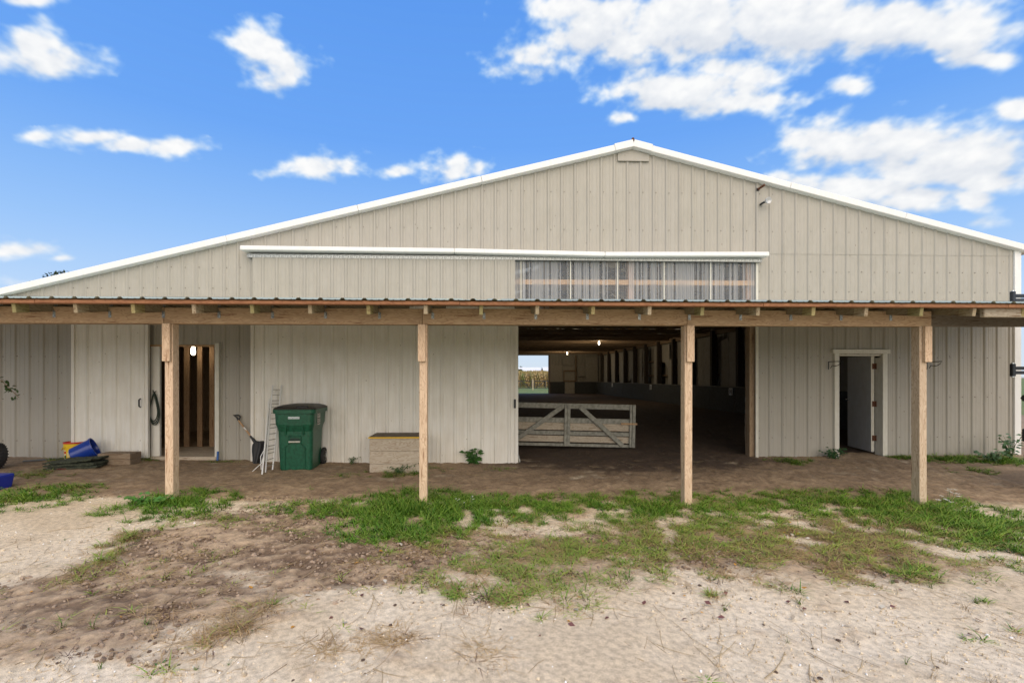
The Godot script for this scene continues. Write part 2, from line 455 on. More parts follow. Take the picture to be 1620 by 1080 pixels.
# grass: [x, z, half x, half z, density, height, dry share]
const GRASS := [[2.0, 3.9, 2.0, 0.8, 0.35, 0.6, 0.45], [3.6, 3.9, 1.3, 0.7, 0.4, 0.6, 0.5], [0.6, 4.6, 0.8, 0.5, 0.6, 0.7, 0.35], [-0.3, 4.3, 0.9, 0.5, 0.25, 0.5, 0.6], [-1.9, 5.3, 1.0, 0.5, 0.12, 0.5, 0.75], [-2.5, 4.6, 0.9, 0.6, 0.10, 0.5, 0.6], [4.6, 3.5, 0.9, 0.7, 0.6, 0.8, 0.25], [-5.21, 2.64, 0.54, 0.65, 1, 0.9, 0.05], [-3.41, 2.81, 0.52, 0.51, 1.2, 1.1, 0], [-2.59, 3.37, 0.55, 0.25, 0.6, 0.6, 0.25], [-4.0, 3.17, 0.2, 0.16, 0.6, 0.6, 0.2], [-1.65, 2.91, 0.75, 0.3, 0.9, 0.8, 0.1], [-0.75, 3.04, 0.7, 0.83, 1.4, 1.3, 0.0], [0.17, 2.75, 0.73, 0.47, 1.1, 0.9, 0.05], [1.04, 2.79, 0.88, 0.52, 1.1, 0.8, 0.05], [2.13, 2.8, 0.89, 0.61, 1.1, 0.9, 0.08], [3.39, 2.59, 0.94, 0.43, 1, 0.8, 0.1], [4.42, 2.57, 0.8, 0.47, 1, 0.9, 0.1], [5.25, 3.02, 0.81, 0.84, 1.2, 1.0, 0.05], [5.13, 3.65, 0.45, 0.91, 1.2, 1.0, 0.08], [5.0, 2.72, 0.47, 0.41, 1.1, 1.0, 0.1], [-3.14, 3.89, 0.19, 0.23, 0.7, 0.7, 0.45], [-2.96, 4.41, 0.15, 0.21, 0.8, 0.8, 0.4], [-2.92, 4.72, 0.16, 0.13, 0.6, 0.6, 0.5], [-2.96, 4.88, 0.19, 0.09, 0.4, 0.5, 0.6], [0.34, 4.75, 0.49, 0.47, 1.0, 0.8, 0.3], [0.82, 4.12, 0.72, 0.43, 0.8, 0.6, 0.35], [0.1, 5.03, 0.26, 0.21, 0.8, 0.7, 0.4], [0.18, 4.25, 0.32, 0.36, 0.5, 0.5, 0.4], [1.75, 3.94, 0.82, 0.53, 0.8, 0.7, 0.35], [2.56, 3.43, 0.73, 0.34, 0.8, 0.7, 0.3], [2.65, 4.29, 0.77, 0.52, 0.6, 0.6, 0.75], [3.42, 4.21, 0.62, 0.54, 0.6, 0.6, 0.6], [3.61, 4.54, 0.37, 0.29, 0.8, 0.8, 0.4], [3.51, 3.78, 0.57, 0.26, 0.5, 0.5, 0.7], [-1.43, 5.43, 0.17, 0.19, 0.6, 0.9, 0.85], [-2.29, 5.07, 0.11, 0.06, 0.8, 0.6, 0.3], [-0.79, 5.68, 0.2, 0.1, 0.5, 0.4, 0.95], [-0.49, 5.62, 0.16, 0.15, 0.5, 0.4, 0.95], [0.03, 5.76, 0.15, 0.16, 0.6, 0.45, 1.0], [-1.67, 5.86, 0.16, 0.07, 0.5, 0.6, 0.6], [-2.43, 5.61, 0.2, 0.09, 0.4, 0.5, 0.8], [-1.51, 5.63, 0.17, 0.09, 0.4, 0.6, 0.7], [-1.68, 3.66, 0.35, 0.15, 0.3, 0.4, 0.4], [-0.86, 4.13, 0.22, 0.15, 0.4, 0.5, 0.4], [-0.34, 3.79, 0.36, 0.28, 0.5, 0.6, 0.5], [2.28, 4.96, 0.08, 0.07, 1, 0.7, 0.1], [1.66, 5.02, 0.06, 0.06, 1, 0.6, 0.3], [3.42, 4.7, 0.12, 0.1, 1, 0.8, 0.1], [2.94, 5.61, 0.07, 0.03, 1, 0.5, 0.2], [3.53, 5.16, 0.07, 0.06, 1, 0.6, 0.1], [4.34, 4.61, 0.08, 0.1, 1, 0.8, 0.1], [1.17, 5.98, 0.03, 0.02, 1, 0.6, 0.1], [3.31, 5.53, 0.06, 0.04, 0.8, 0.5, 0.2], [-1.35, 5.18, 0.07, 0.05, 0.6, 0.6, 0.4], [2.47, 3.96, 0.24, 0.2, 0.6, 0.7, 0.5], [7.31, 0.06, 0.2, 0.2, 1, 0.7, 0.1], [8.04, 0.32, 0.54, 0.21, 1.2, 0.9, 0.05], [8.82, 0.46, 0.43, 0.29, 1.2, 1.0, 0.05], [7.69, 1.03, 0.4, 0.18, 0.7, 0.6, 0.1], [5.2, 0.38, 0.42, 0.18, 1.0, 0.7, 0.1], [-1.2, 1.01, 0.47, 0.22, 1.0, 0.8, 0.15], [-1.92, 1.13, 0.18, 0.13, 0.6, 0.5, 0.2], [-4.12, 0.2, 0.29, 0.11, 0.9, 0.5, 0.3], [-0.67, 0.62, 0.25, 0.2, 0.5, 0.4, 0.2], [0.33, 0.6, 0.2, 0.2, 0.4, 0.4, 0.3], [-6.73, 0.23, 0.24, 0.17, 1, 0.7, 0.2], [-6.2, 1.38, 0.41, 0.24, 0.7, 0.5, 0.3], [-6.3, 1.08, 0.34, 0.22, 0.6, 0.4, 0.3], [-3.48, 2.12, 0.14, 0.1, 0.8, 0.6, 0.2], [-2.09, 2.04, 0.11, 0.1, 0.5, 0.4, 0.2], [-5.48, 0.15, 0.15, 0.17, 0.8, 0.7, 0.3]]

func soil_at(x: float, z: float) -> float:
	var s := smoothstep(2.75, 2.2, z)
	for e in SOIL:
		var dx: float = (x - e[0]) / e[2]
		var dz: float = (z - e[1]) / e[3]
		var q := dx * dx + dz * dz
		if q < 2.2: s += e[4] * clampf(1.35 - q * 0.62, 0, 1)
	return s

func steps(from: float, to: float, by: float) -> Array:
	var out := []
	var k := int(round((to - from) / by))
	for i in k: out.append(from + (to - from) * i / k)
	return out

func make_ground() -> void:
	var xs: Array = [-900.0, -400.0, -150.0, -60.0, -30.0] + steps(-18, -7.2, 0.3) + steps(-7.2, 7.8, 0.03) + steps(7.8, 18, 0.3) + [18.0, 30.0, 60.0, 150.0, 400.0, 900.0]
	var zs: Array = [-900.0, -400.0, -200.0, -120.0] + steps(-90, -29, 1.5) + steps(-29, -6, 0.4) + steps(-6, -0.6, 0.12) + steps(-0.6, 2.2, 0.05) + steps(2.2, 6.6, 0.026) + steps(6.6, 14, 0.3) + [14.0, 30.0, 100.0, 400.0]
	var nx := xs.size()
	var nz := zs.size()
	var v := PackedVector3Array()
	var cs := PackedColorArray()
	var n := PackedVector3Array()
	v.resize(nx * nz); cs.resize(nx * nz); n.resize(nx * nz)
	for j in nz:
		for i in nx:
			var x: float = xs[i]
			var z: float = zs[j]
			var y := height(x, z)
			var k: Color
			var lump := fine.get_noise_2d(x * 26.0, z * 26.0)
			var broad := coarse.get_noise_2d(x * 1.1, z * 1.1)
			if z > -30.0 and z < 14.0 and absf(x) < 18.0:
				var s := soil_at(x, z)
				var mask := fine.get_noise_2d(x * 7.0 + 40.0, z * 9.0)
				var drift := fine.get_noise_2d(x * 2.2 - 30.0, z * 4.5)
				var f := smoothstep(0.16, 0.82, s + mask * 0.55 + lump * 0.26 + drift * 0.5)
				var gravel := Color(0.93, 0.81, 0.62).lerp(Color(0.78, 0.645, 0.455), clampf(0.45 + broad * 1.3 + mask * 0.5, 0, 1))
				var soil := Color(0.225, 0.150, 0.092).lerp(Color(0.58, 0.435, 0.285), clampf(0.45 + (mask + drift + lump * 1.1) * (1.0 if z > 2.5 else 0.35), 0, 1))
				k = gravel.lerp(soil, f)
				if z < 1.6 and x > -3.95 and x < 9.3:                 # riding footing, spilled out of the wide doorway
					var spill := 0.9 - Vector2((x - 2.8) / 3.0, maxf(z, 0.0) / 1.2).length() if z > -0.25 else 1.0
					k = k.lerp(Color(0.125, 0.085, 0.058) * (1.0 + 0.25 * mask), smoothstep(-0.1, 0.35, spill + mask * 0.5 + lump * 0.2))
				y += f * (lump * 0.018 + mask * 0.016) + (1.0 - f) * (lump * 0.003 + mask * 0.004)
				if z < 2.63 and z > -1.0: y += broad * 0.012
				if z > 3.0: y += broad * 0.02
				if z < 0.3 and z > -0.2 and (x > 4.83 and x < 6.2 or x > 7.2 or x < -4.4): y += 0.0
			else:
				k = Color(0.13, 0.21, 0.045).lerp(Color(0.22, 0.25, 0.08), clampf(0.5 + broad, 0, 1))
			if z < -29.9: k = Color(0.13, 0.23, 0.045).lerp(Color(0.24, 0.27, 0.09), clampf(0.5 + lump, 0, 1))
			v[j * nx + i] = Vector3(x, y, z)
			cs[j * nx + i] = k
	for j in nz:
		for i in nx:
			var a := v[j * nx + maxi(i - 1, 0)]
			var b := v[j * nx + mini(i + 1, nx - 1)]
			var d := v[maxi(j - 1, 0) * nx + i]
			var e := v[mini(j + 1, nz - 1) * nx + i]
			n[j * nx + i] = (e - d).cross(b - a).normalized()
	var ix := PackedInt32Array()
	for j in nz - 1:
		for i in nx - 1:
			var a := j * nx + i
			ix.append(a); ix.append(a + 1); ix.append(a + nx)
			ix.append(a + 1); ix.append(a + nx + 1); ix.append(a + nx)
	var arr := []
	arr.resize(Mesh.ARRAY_MAX)
	arr[Mesh.ARRAY_VERTEX] = v; arr[Mesh.ARRAY_NORMAL] = n; arr[Mesh.ARRAY_COLOR] = cs; arr[Mesh.ARRAY_INDEX] = ix
	var am := ArrayMesh.new()
	am.add_surface_from_arrays(Mesh.PRIMITIVE_TRIANGLES, arr)
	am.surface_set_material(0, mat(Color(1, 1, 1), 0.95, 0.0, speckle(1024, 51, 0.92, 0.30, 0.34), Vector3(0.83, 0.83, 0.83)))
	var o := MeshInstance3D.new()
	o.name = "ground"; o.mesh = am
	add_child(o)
	o.set_meta("kind", "structure")

func multi(called: String, m: Mesh, xf: Array, cols: Array, label: String, category: String) -> MultiMeshInstance3D:
	var mm := MultiMesh.new()
	mm.transform_format = MultiMesh.TRANSFORM_3D
	mm.use_colors = true
	mm.mesh = m
	mm.instance_count = xf.size()
	for i in xf.size():
		mm.set_instance_transform(i, xf[i])
		mm.set_instance_color(i, cols[i])
	var o := MultiMeshInstance3D.new()
	o.name = numbered(called)
	o.multimesh = mm
	add_child(o)
	stuff(o, label, category)
	return o

func blade(g: Geo, at: Vector3, dir: float, tall: float, lean: float, wide: float) -> void:
	var out := Vector3(cos(dir), 0, sin(dir))
	var side := Vector3(-out.z, 0, out.x) * wide * 0.5
	var p := []
	for i in 4:
		var t := i / 3.0
		p.append(at + out * lean * t * t * tall + Vector3.UP * tall * (t - 0.28 * lean * t * t))
	for i in 3:
		var w0 := 1.0 - 0.75 * pow(i / 3.0, 2)
		var w1 := 1.0 - 0.75 * pow((i + 1) / 3.0, 2)
		var nn: Vector3 = (out * 0.35 + Vector3.UP).normalized()
		if i < 2: g.squad(p[i] - side * w0, p[i] + side * w0, p[i + 1] + side * w1, p[i + 1] - side * w1, nn, nn, nn, nn)
		else: g.emit(p[i] - side * w0, p[i] + side * w0, p[i + 1], nn, nn, nn)

func leaf(g: Geo, at: Vector3, dir: Vector3, up: Vector3, long: float, wide: float) -> void:
	var s := dir.cross(up).normalized() * wide * 0.5
	var nn := s.cross(dir).normalized()
	if nn.dot(up) < 0.0: nn = -nn
	var a := at + dir * long * 0.42 - nn * wide * 0.12
	var tip := at + dir * long - nn * wide * 0.25
	g.emit(at, a + s + nn * wide * 0.15, a, nn, nn, nn); g.emit(at, a, a - s + nn * wide * 0.15, nn, nn, nn)
	g.emit(a, a + s + nn * wide * 0.15, tip, nn, nn, nn); g.emit(a, tip, a - s + nn * wide * 0.15, nn, nn, nn)

func scatter_plants() -> void:
	var tuft := Geo.new()
	for i in 10:
		var a := rng.randf() * TAU
		blade(tuft, Vector3(cos(a), 0, sin(a)) * rng.randf() * 0.04, a + rng.randf_range(-0.9, 0.9), rng.randf_range(0.06, 0.175), rng.randf_range(0.3, 1.5), rng.randf_range(0.006, 0.0105))
	var thin := Geo.new()
	for i in 15:
		var a := rng.randf() * TAU
		blade(thin, Vector3(cos(a), 0, sin(a)) * rng.randf() * 0.045, a + rng.randf_range(-1.2, 1.2), rng.randf_range(0.04, 0.14), rng.randf_range(0.6, 2.4), rng.randf_range(0.003, 0.0055))
	var rosette := Geo.new()
	for i in 9:
		var a := rng.randf() * TAU
		var d := Vector3(cos(a), rng.randf_range(0.2, 0.9), sin(a)).normalized()
		leaf(rosette, d * 0.008, d, Vector3.UP, rng.randf_range(0.03, 0.06), rng.randf_range(0.014, 0.024))
	var gx := []; var gc := []; var dx := []; var dc := []; var wx := []; var wc := []
	for e in GRASS:
		var count := int(PI * e[2] * e[3] * e[4] * (620.0 + 420.0 * e[6])) + 3
		for i in count:
			var a := rng.randf() * TAU
			var q := pow(rng.randf(), 0.68) * 1.32
			var x: float = e[0] + cos(a) * q * e[2]
			var z: float = e[1] + sin(a) * q * e[3]
			var gap := fine.get_noise_2d(x * 10.0 + 90.0, z * 10.0)
			if gap < -0.06 - 0.14 * e[4] + 0.25 * (q - 0.6): continue
			if z < 0.16 and not (x > 0.7 and x < 4.7): z = rng.randf_range(0.05, 0.2)
			var big: float = e[5] * rng.randf_range(0.4, 1.25) * (1.08 - 0.35 * q)
			var t := Transform3D(Basis(Vector3.UP, rng.randf() * TAU).scaled(Vector3(0.75 + 0.3 * big, big, 0.75 + 0.3 * big)), Vector3(x, height(x, z) - 0.008, z))
			if rng.randf() < e[6]:
				dx.append(t)
				dc.append(Color(0.58, 0.38, 0.17).lerp(Color(0.30, 0.17, 0.08), rng.randf()).lerp(Color(0.66, 0.52, 0.27), rng.randf() * 0.6) if rng.randf() < 0.82 else Color(0.13, 0.065, 0.05))
			elif rng.randf() < 0.17:
				wx.append(t)
				wc.append(Color(0.055, 0.15, 0.03).lerp(Color(0.13, 0.24, 0.05), rng.randf()))
			else:
				gx.append(t)
				var yel: float = clampf(e[6] * 1.1 + rng.randf_range(-0.35, 0.45), 0, 1)
				gc.append(Color(0.07, 0.22, 0.018).lerp(Color(0.27, 0.50, 0.055), pow(rng.randf(), 1.2)).lerp(Color(0.56, 0.58, 0.12), yel * 0.8))
	# lone blades and dry wisps over the yard
	for i in 520:
		var x := rng.randf_range(-4.5, 5.0)
		var z := rng.randf_range(2.9, 6.3)
		var t := Transform3D(Basis(Vector3.UP, rng.randf() * TAU).scaled(Vector3.ONE * rng.randf_range(0.25, 0.7)), Vector3(x, height(x, z) - 0.004, z))
		if fine.get_noise_2d(x * 2.0, z * 2.0) < 0.05: continue
		if rng.randf() < 0.6:
			dx.append(t); dc.append(Color(0.36, 0.26, 0.14))
		else:
			gx.append(t); gc.append(Color(0.18, 0.26, 0.05))
	var lm := leaf_mat(Color(1, 1, 1), lin(0.10, 0.16, 0.03))
	multi("grass", tuft.mesh(lm), gx, gc, "green and yellowing grass growing along the porch posts and in the yard", "grass")
	multi("dry_grass", thin.mesh(leaf_mat(Color(1, 1, 1), lin(0.08, 0.06, 0.03))), dx, dc, "brown dead grass in tufts on the gravel yard", "dry grass")
	multi("ground_weeds", rosette.mesh(lm), wx, wc, "small broad leaved weeds growing among the grass", "weeds")

func scatter_litter() -> void:
	var st := Geo.new()
	var pts := []
	for i in 14:
		var u := acos(1.0 - 2.0 * (i + 0.5) / 14.0)
		var w := i * 2.39996
		pts.append(Vector3(sin(u) * cos(w), cos(u) * 0.7, sin(u) * sin(w)) * rng.randf_range(0.8, 1.15))
	for i in 14:                                   # hull of a few points: every triangle with all others on one side
		for j in range(i + 1, 14):
			for k in range(j + 1, 14):
				var nn: Vector3 = (pts[j] - pts[i]).cross(pts[k] - pts[i])
				var pos := 0
				var neg := 0
				for m in 14:
					if m == i or m == j or m == k: continue
					if nn.dot(pts[m] - pts[i]) > 0: pos += 1
					else: neg += 1
				if pos == 0 or neg == 0: st.tri(pts[i], pts[j], pts[k], pts[i] + pts[j] + pts[k])
	var px := []; var pc := []; var cx := []; var cc := []; var sx := []; var sc := []; var fx := []; var fc := []
	for i in 48000:
		var x := rng.randf_range(-6.0, 6.0)
		var z := 6.4 - pow(rng.randf(), 1.3) * 4.0
		if absf(x) > (8.6 - z) * 1.12 + 0.2: continue
		var s := soil_at(x, z) + fine.get_noise_2d(x * 7.0 + 40.0, z * 9.0) * 0.42
		var y := height(x, z)
		var b := Basis.from_euler(Vector3(rng.randf() * TAU, rng.randf() * TAU, rng.randf() * TAU))
		if s < 0.4:
			var r := 0.002 + 0.0065 * pow(rng.randf(), 5.0)
			if rng.randf() < 0.006: r = rng.randf_range(0.008, 0.015)
			px.append(Transform3D(b.scaled(Vector3.ONE * r), Vector3(x, y + r * 0.3, z)))
			var q := rng.randf()
			pc.append(Color(0.72, 0.61, 0.44).lerp(Color(0.36, 0.28, 0.19), q * q) if rng.randf() < 0.93 else Color(0.8, 0.79, 0.76))
		elif rng.randf() < 0.8:
			var r := 0.004 + 0.018 * pow(rng.randf(), 2.6)
			cx.append(Transform3D(b.scaled(Vector3(r, r * 0.8, r)), Vector3(x, y + r * 0.2, z)))
			cc.append(Color(0.14, 0.095, 0.065).lerp(Color(0.40, 0.30, 0.215), rng.randf()))
	for i in 90:                                   # dark clods lying on the gravel
		var x := rng.randf_range(-2.2, 2.6)
		var z := rng.randf_range(4.7, 6.1)
		var r := rng.randf_range(0.005, 0.014)
		cx.append(Transform3D(Basis(Vector3.UP, rng.randf() * TAU).scaled(Vector3(r, r * 0.6, r * 1.2)), Vector3(x, height(x, z), z)))
		cc.append(Color(0.10, 0.065, 0.045))
	var stalk := Geo.new()
	stalk.tube([Vector3(-0.5, 0.02, 0), Vector3(-0.15, 0.0, 0.03), Vector3(0.2, 0.015, 0.02), Vector3(0.5, 0.03, -0.02)], 0.011, 4, 0.006)
	for i in 1100:
		var porch := rng.randf() < 0.3
		var x := rng.randf_range(-6.5, 7.5) if porch else rng.randf_range(-4.0, 4.5)
		var z := rng.randf_range(0.15, 2.3) if porch else rng.randf_range(3.0, 6.2)
		var l := rng.randf_range(0.05, 0.22) * (1.0 if rng.randf() < 0.9 else 1.8)
		sx.append(Transform3D(Basis(Vector3.UP, rng.randf() * TAU).scaled(Vector3(l, 0.14, 0.14 + l * 0.5)), Vector3(x, height(x, z) + 0.006, z)))
		sc.append(Color(0.52, 0.40, 0.22).lerp(Color(0.26, 0.18, 0.10), rng.randf()))
	var lf := Geo.new()
	leaf(lf, Vector3(-0.5, 0, 0), Vector3(1, 0.12, 0.1).normalized(), Vector3.UP, 1.0, 0.7)
	for i in 320:
		var x := rng.randf_range(-3.5, 4.6)
		var z := rng.randf_range(3.0, 5.6)
		if x < 0 and rng.randf() < 0.6: continue
		var l := rng.randf_range(0.02, 0.055)
		fx.append(Transform3D(Basis.from_euler(Vector3(rng.randf_range(-0.4, 0.4), rng.randf() * TAU, rng.randf_range(-0.4, 0.4))).scaled(Vector3.ONE * l), Vector3(x, height(x, z) + 0.012, z)))
		var q := rng.randf()
		fc.append(Color(0.62, 0.30, 0.04) if q < 0.2 else Color(0.50, 0.42, 0.30) if q < 0.45 else Color(0.17, 0.07, 0.06) if q < 0.8 else Color(0.6, 0.56, 0.46))
	multi("gravel", st.mesh(mat(Color(1, 1, 1), 0.85)), px, pc, "pale limestone chips lying over the yard", "gravel")
	multi("soil_clods", st.mesh(mat(Color(1, 1, 1), 0.95)), cx, cc, "dark crumbly clods of soil on the yard", "soil")
	multi("straw", stalk.mesh(mat(Color(1, 1, 1), 0.7)), sx, sc, "loose straw stalks lying on the dirt", "straw")
	multi("fallen_leaves", lf.mesh(leaf_mat(Color(1, 1, 1), lin(0.1, 0.06, 0.02))), fx, fc, "orange and brown fallen leaves on the grass and gravel", "leaves")

# ---- barn ------------------------------------------------------------------------------------------------------
const RIDGE := Vector2(2.65, 5.40)
const PITCH := 0.2465
const PERIOD := 0.2286
func rake(x: float) -> float: return RIDGE.y - absf(x - RIDGE.x) * PITCH

# ribbed steel between xa and xb in the local xy plane, ribs towards local +z
func ribbed(g: Geo, xa: float, xb: float, y0: Callable, y1: Callable, phase: float, xf := Transform3D(), deep := 0.018, minor := 0.003) -> void:
	var xs := [xa, xb]
	var k0 := int(floor((xa - phase) / PERIOD)) - 1
	var k1 := int(ceil((xb - phase) / PERIOD)) + 1
	var knots := [[-0.032, 0.0], [-0.013, deep], [0.013, deep], [0.032, 0.0]]
	for t in [PERIOD / 3.0, PERIOD * 2.0 / 3.0]: knots.append_array([[t - 0.012, 0.0], [t - 0.006, minor], [t + 0.006, minor], [t + 0.012, 0.0]])
	for k in range(k0, k1 + 1):
		for q in knots:
			var x: float = phase + k * PERIOD + q[0]
			if x > xa + 0.001 and x < xb - 0.001: xs.append(x)
	xs.sort()
	var depth := func(x: float) -> float:
		var u := fposmod(x - phase + PERIOD / 2.0, PERIOD) - PERIOD / 2.0
		var r := absf(u)
		if r < 0.032: return deep * clampf((0.032 - r) / 0.019, 0, 1)
		var w := fposmod(x - phase, PERIOD)
		for t in [PERIOD / 3.0, PERIOD * 2.0 / 3.0]:
			if absf(w - t) < 0.012: return minor * clampf((0.012 - absf(w - t)) / 0.006, 0, 1)
		return 0.0
	for i in xs.size() - 1:
		var a: float = xs[i]
		var b: float = xs[i + 1]
		var da: float = depth.call(a)
		var db: float = depth.call(b)
		g.quad(xf * Vector3(a, y0.call(a), da), xf * Vector3(b, y0.call(b), db), xf * Vector3(b, y1.call(b), db), xf * Vector3(a, y1.call(a), da), xf.basis * Vector3(0, 0, 1))

func panels(parent: Node, called: String, m: Material, xa: float, xb: float, y0, y1, z := 0.0, phase := 0.747, xf := Transform3D()) -> void:
	var f0: Callable = y0 if y0 is Callable else func(_x): return y0
	var f1: Callable = y1 if y1 is Callable else func(_x): return y1
	var wide := PERIOD * 4.0
	var k := floorf((xa - phase) / wide)
	while phase + k * wide < xb - 0.005:
		var a := maxf(xa, phase + k * wide)
		var b := minf(xb, phase + (k + 1.0) * wide)
		if b - a > 0.01:
			var g := Geo.new()
			var tone := rng.randf_range(0.965, 1.0)
			g.col = Color(tone, tone, tone * rng.randf_range(0.985, 1.0))
			var sh := Transform3D(Basis(), Vector3(0, 0, z + (0.002 if int(k) % 2 else 0.0)))
			ribbed(g, a, b, f0, f1, phase, xf * sh)
			part(g, called, m, parent)
		k += 1.0

func make_barn() -> void:
	var barn := thing("barn", "long beige ribbed steel barn with white roof edge and wide open doorway", "barn")
	var S: StandardMaterial3D = M.siding
	var top := func(x): return rake(x) - 0.05
	# front wall: below, then the gable
	panels(barn, "wall_panel", S, -9.0, -5.53, -0.1, 2.6)
	panels(barn, "wall_panel", S, -5.53, -4.38, 1.95, 2.6)
	panels(barn, "wall_panel", S, -4.38, 0.64, -0.12, 2.6)
	panels(barn, "wall_panel", S, 4.83, 6.27, -0.06, 2.6)
	panels(barn, "wall_panel", S, 6.27, 7.13, 1.80, 2.6)
	panels(barn, "wall_panel", S, 7.13, 9.5, -0.06, 2.6)
	panels(barn, "gable_panel", S, -9.0, 0.55, 2.59, top, 0.002)
	panels(barn, "gable_panel", S, 0.55, 4.83, 3.42, top, 0.002)
	panels(barn, "gable_panel", S, 4.83, 9.5, 2.59, 3.575, 0.002)
	panels(barn, "gable_panel", S, 4.83, 9.5, 3.555, top, 0.007)
	# screws along the girts
	var g := Geo.new()
	for y in [0.35, 1.05, 1.75, 2.9, 3.25, 3.95, 4.6]:
		for k in range(-42, 39):
			var x := 0.747 + k * PERIOD + 0.042
			if y > rake(x) - 0.15 or x > 9.45 or (x > 0.5 and x < 4.85 and y < 3.5) or (x > -5.6 and x < -4.3 and y < 2) or (x > 6.2 and x < 7.2 and y < 1.9): continue
			g.box(Vector3(x, y + rng.randf_range(-0.006, 0.006), 0.006), Vector3(0.011, 0.011, 0.012))
	stuff(part(g, "screw", mat(lin(0.16, 0.14, 0.12), 0.6), barn))
	# white roof edge in lengths, ridge cap
	for q in [[-9.4, -4.2], [-4.2, -2.03], [-2.03, 0.05], [0.05, 2.65], [2.65, 5.4], [5.4, 7.45], [7.45, 9.95]]:
		g = Geo.new()
		var a := Vector3(q[0] + 0.002, rake(q[0]), 0.055)
		var b := Vector3(q[1] - 0.002, rake(q[1]), 0.055)
		g.bar(a + Vector3(0, 0.0, 0), b, 0.11, 0.108, Vector3.UP, 0.008)
		g.bar(a + Vector3(0, -0.056, -0.02), b + Vector3(0, -0.056, -0.02), 0.06, 0.02)
		part(g, "roof_edge_trim", M.white, barn)
	g = Geo.new()
	for s in [-1.0, 1.0]: g.bar(Vector3(2.65, 5.405, 0.075), Vector3(2.65 + s * 0.32, 5.405 - 0.32 * PITCH, 0.075), 0.10, 0.12, Vector3.UP, 0.005)
	part(g, "ridge_cap", M.white, barn)
	g = Geo.new()
	g.tube([Vector3(2.645, 5.45, 0.09), Vector3(2.645, 5.50, 0.09)], 0.035, 8, 0.02)
	part(g, "ridge_bracket", M.rust, barn)
	g = Geo.new()
	g.slab(PackedVector2Array([Vector2(2.40, 5.14), Vector2(2.945, 5.14), Vector2(2.945, 5.25), Vector2(2.65, 5.33), Vector2(2.40, 5.265)]), 0.02, Transform3D(Basis(), Vector3(0, 0, 0.032)))
	part(g, "gable_plate", S, barn)
	g = Geo.new()
	g.bar(Vector3(2.40, 5.136, 0.034), Vector3(2.945, 5.136, 0.034), 0.02, 0.012)
	part(g, "gable_plate_lip", S, barn)
	# corner trim
	g = Geo.new()
	g.box(Vector3(9.55, 1.77, 0.012), Vector3(0.12, 3.75, 0.05), Basis(), 0.004)
	part(g, "corner_trim", M.white, barn)
	# roof: two slopes with translucent strips let into the one
	for s in [-1.0, 1.0]:
		var far := 9.95 if s > 0 else -9.4
		var cuts := [[0.06, -29.6]] if s > 0 else [[0.06, -8.35], [-9.25, -13.05], [-13.95, -29.6]]
		for c in cuts:
			g = Geo.new()
			var mid := Vector3((2.65 + far) / 2, (RIDGE.y + rake(far)) / 2 + 0.045, (c[0] + c[1]) / 2)
			var x := Vector3(far - 2.65, rake(far) - RIDGE.y, 0)
			g.box(mid, Vector3(x.length(), 0.02, c[0] - c[1]), Basis(x.normalized(), Vector3(-x.y, x.x, 0).normalized() * s, Vector3(0, 0, 1)))
			part(g, "roof_slope", M.roof_white, barn)
		if s < 0:
			for z in [-8.8, -13.5]:
				g = Geo.new()
				g.bar(Vector3(2.6, rake(2.6) + 0.045, z), Vector3(-1.2, rake(-1.2) + 0.045, z), 0.9, 0.012)
				part(g, "skylight_panel", M.skylight, barn)
				g = Geo.new()
				g.bar(Vector3(-1.2, rake(-1.2) + 0.045, z), Vector3(-9.4, rake(-9.4) + 0.045, z), 0.9, 0.02)
				part(g, "roof_slope", M.roof_white, barn)
	# side and back walls
	panels(barn, "side_wall_panel", S, 0.0, 29.5, -0.1, rake(9.5) - 0.03, 0.0, 0.0, Transform3D(Basis(Vector3(0, 0, -1), Vector3.UP, Vector3(1, 0, 0)), Vector3(9.5, 0, 0)))
	for q in [[-9.0, -0.1, rake(-9.0)], [-4.0, -0.1, rake(-4.0) - 0.1]]:
		g = Geo.new()
		g.box(Vector3(q[0], (q[1] + q[2]) / 2, -14.75), Vector3(0.05, q[2] - q[1], 29.4))
		part(g, "side_wall" if q[0] < -8 else "stall_partition", S if q[0] < -8 else M.dark_wood_z, barn)
	g = Geo.new()
	ribbed(g, 5.39, 9.5, func(_x): return -0.1, top, 0.0, Transform3D(Basis(), Vector3(0, 0, -29.5)))
	ribbed(g, -9.0, 1.2, func(_x): return -0.1, top, 0.0, Transform3D(Basis(), Vector3(0, 0, -29.5)))
	ribbed(g, 1.2, 5.39, func(_x): return 3.10, top, 0.0, Transform3D(Basis(), Vector3(0, 0, -29.5)))
	part(g, "back_wall", S, barn)
	barn_inside(barn)
	barn_openings(barn)

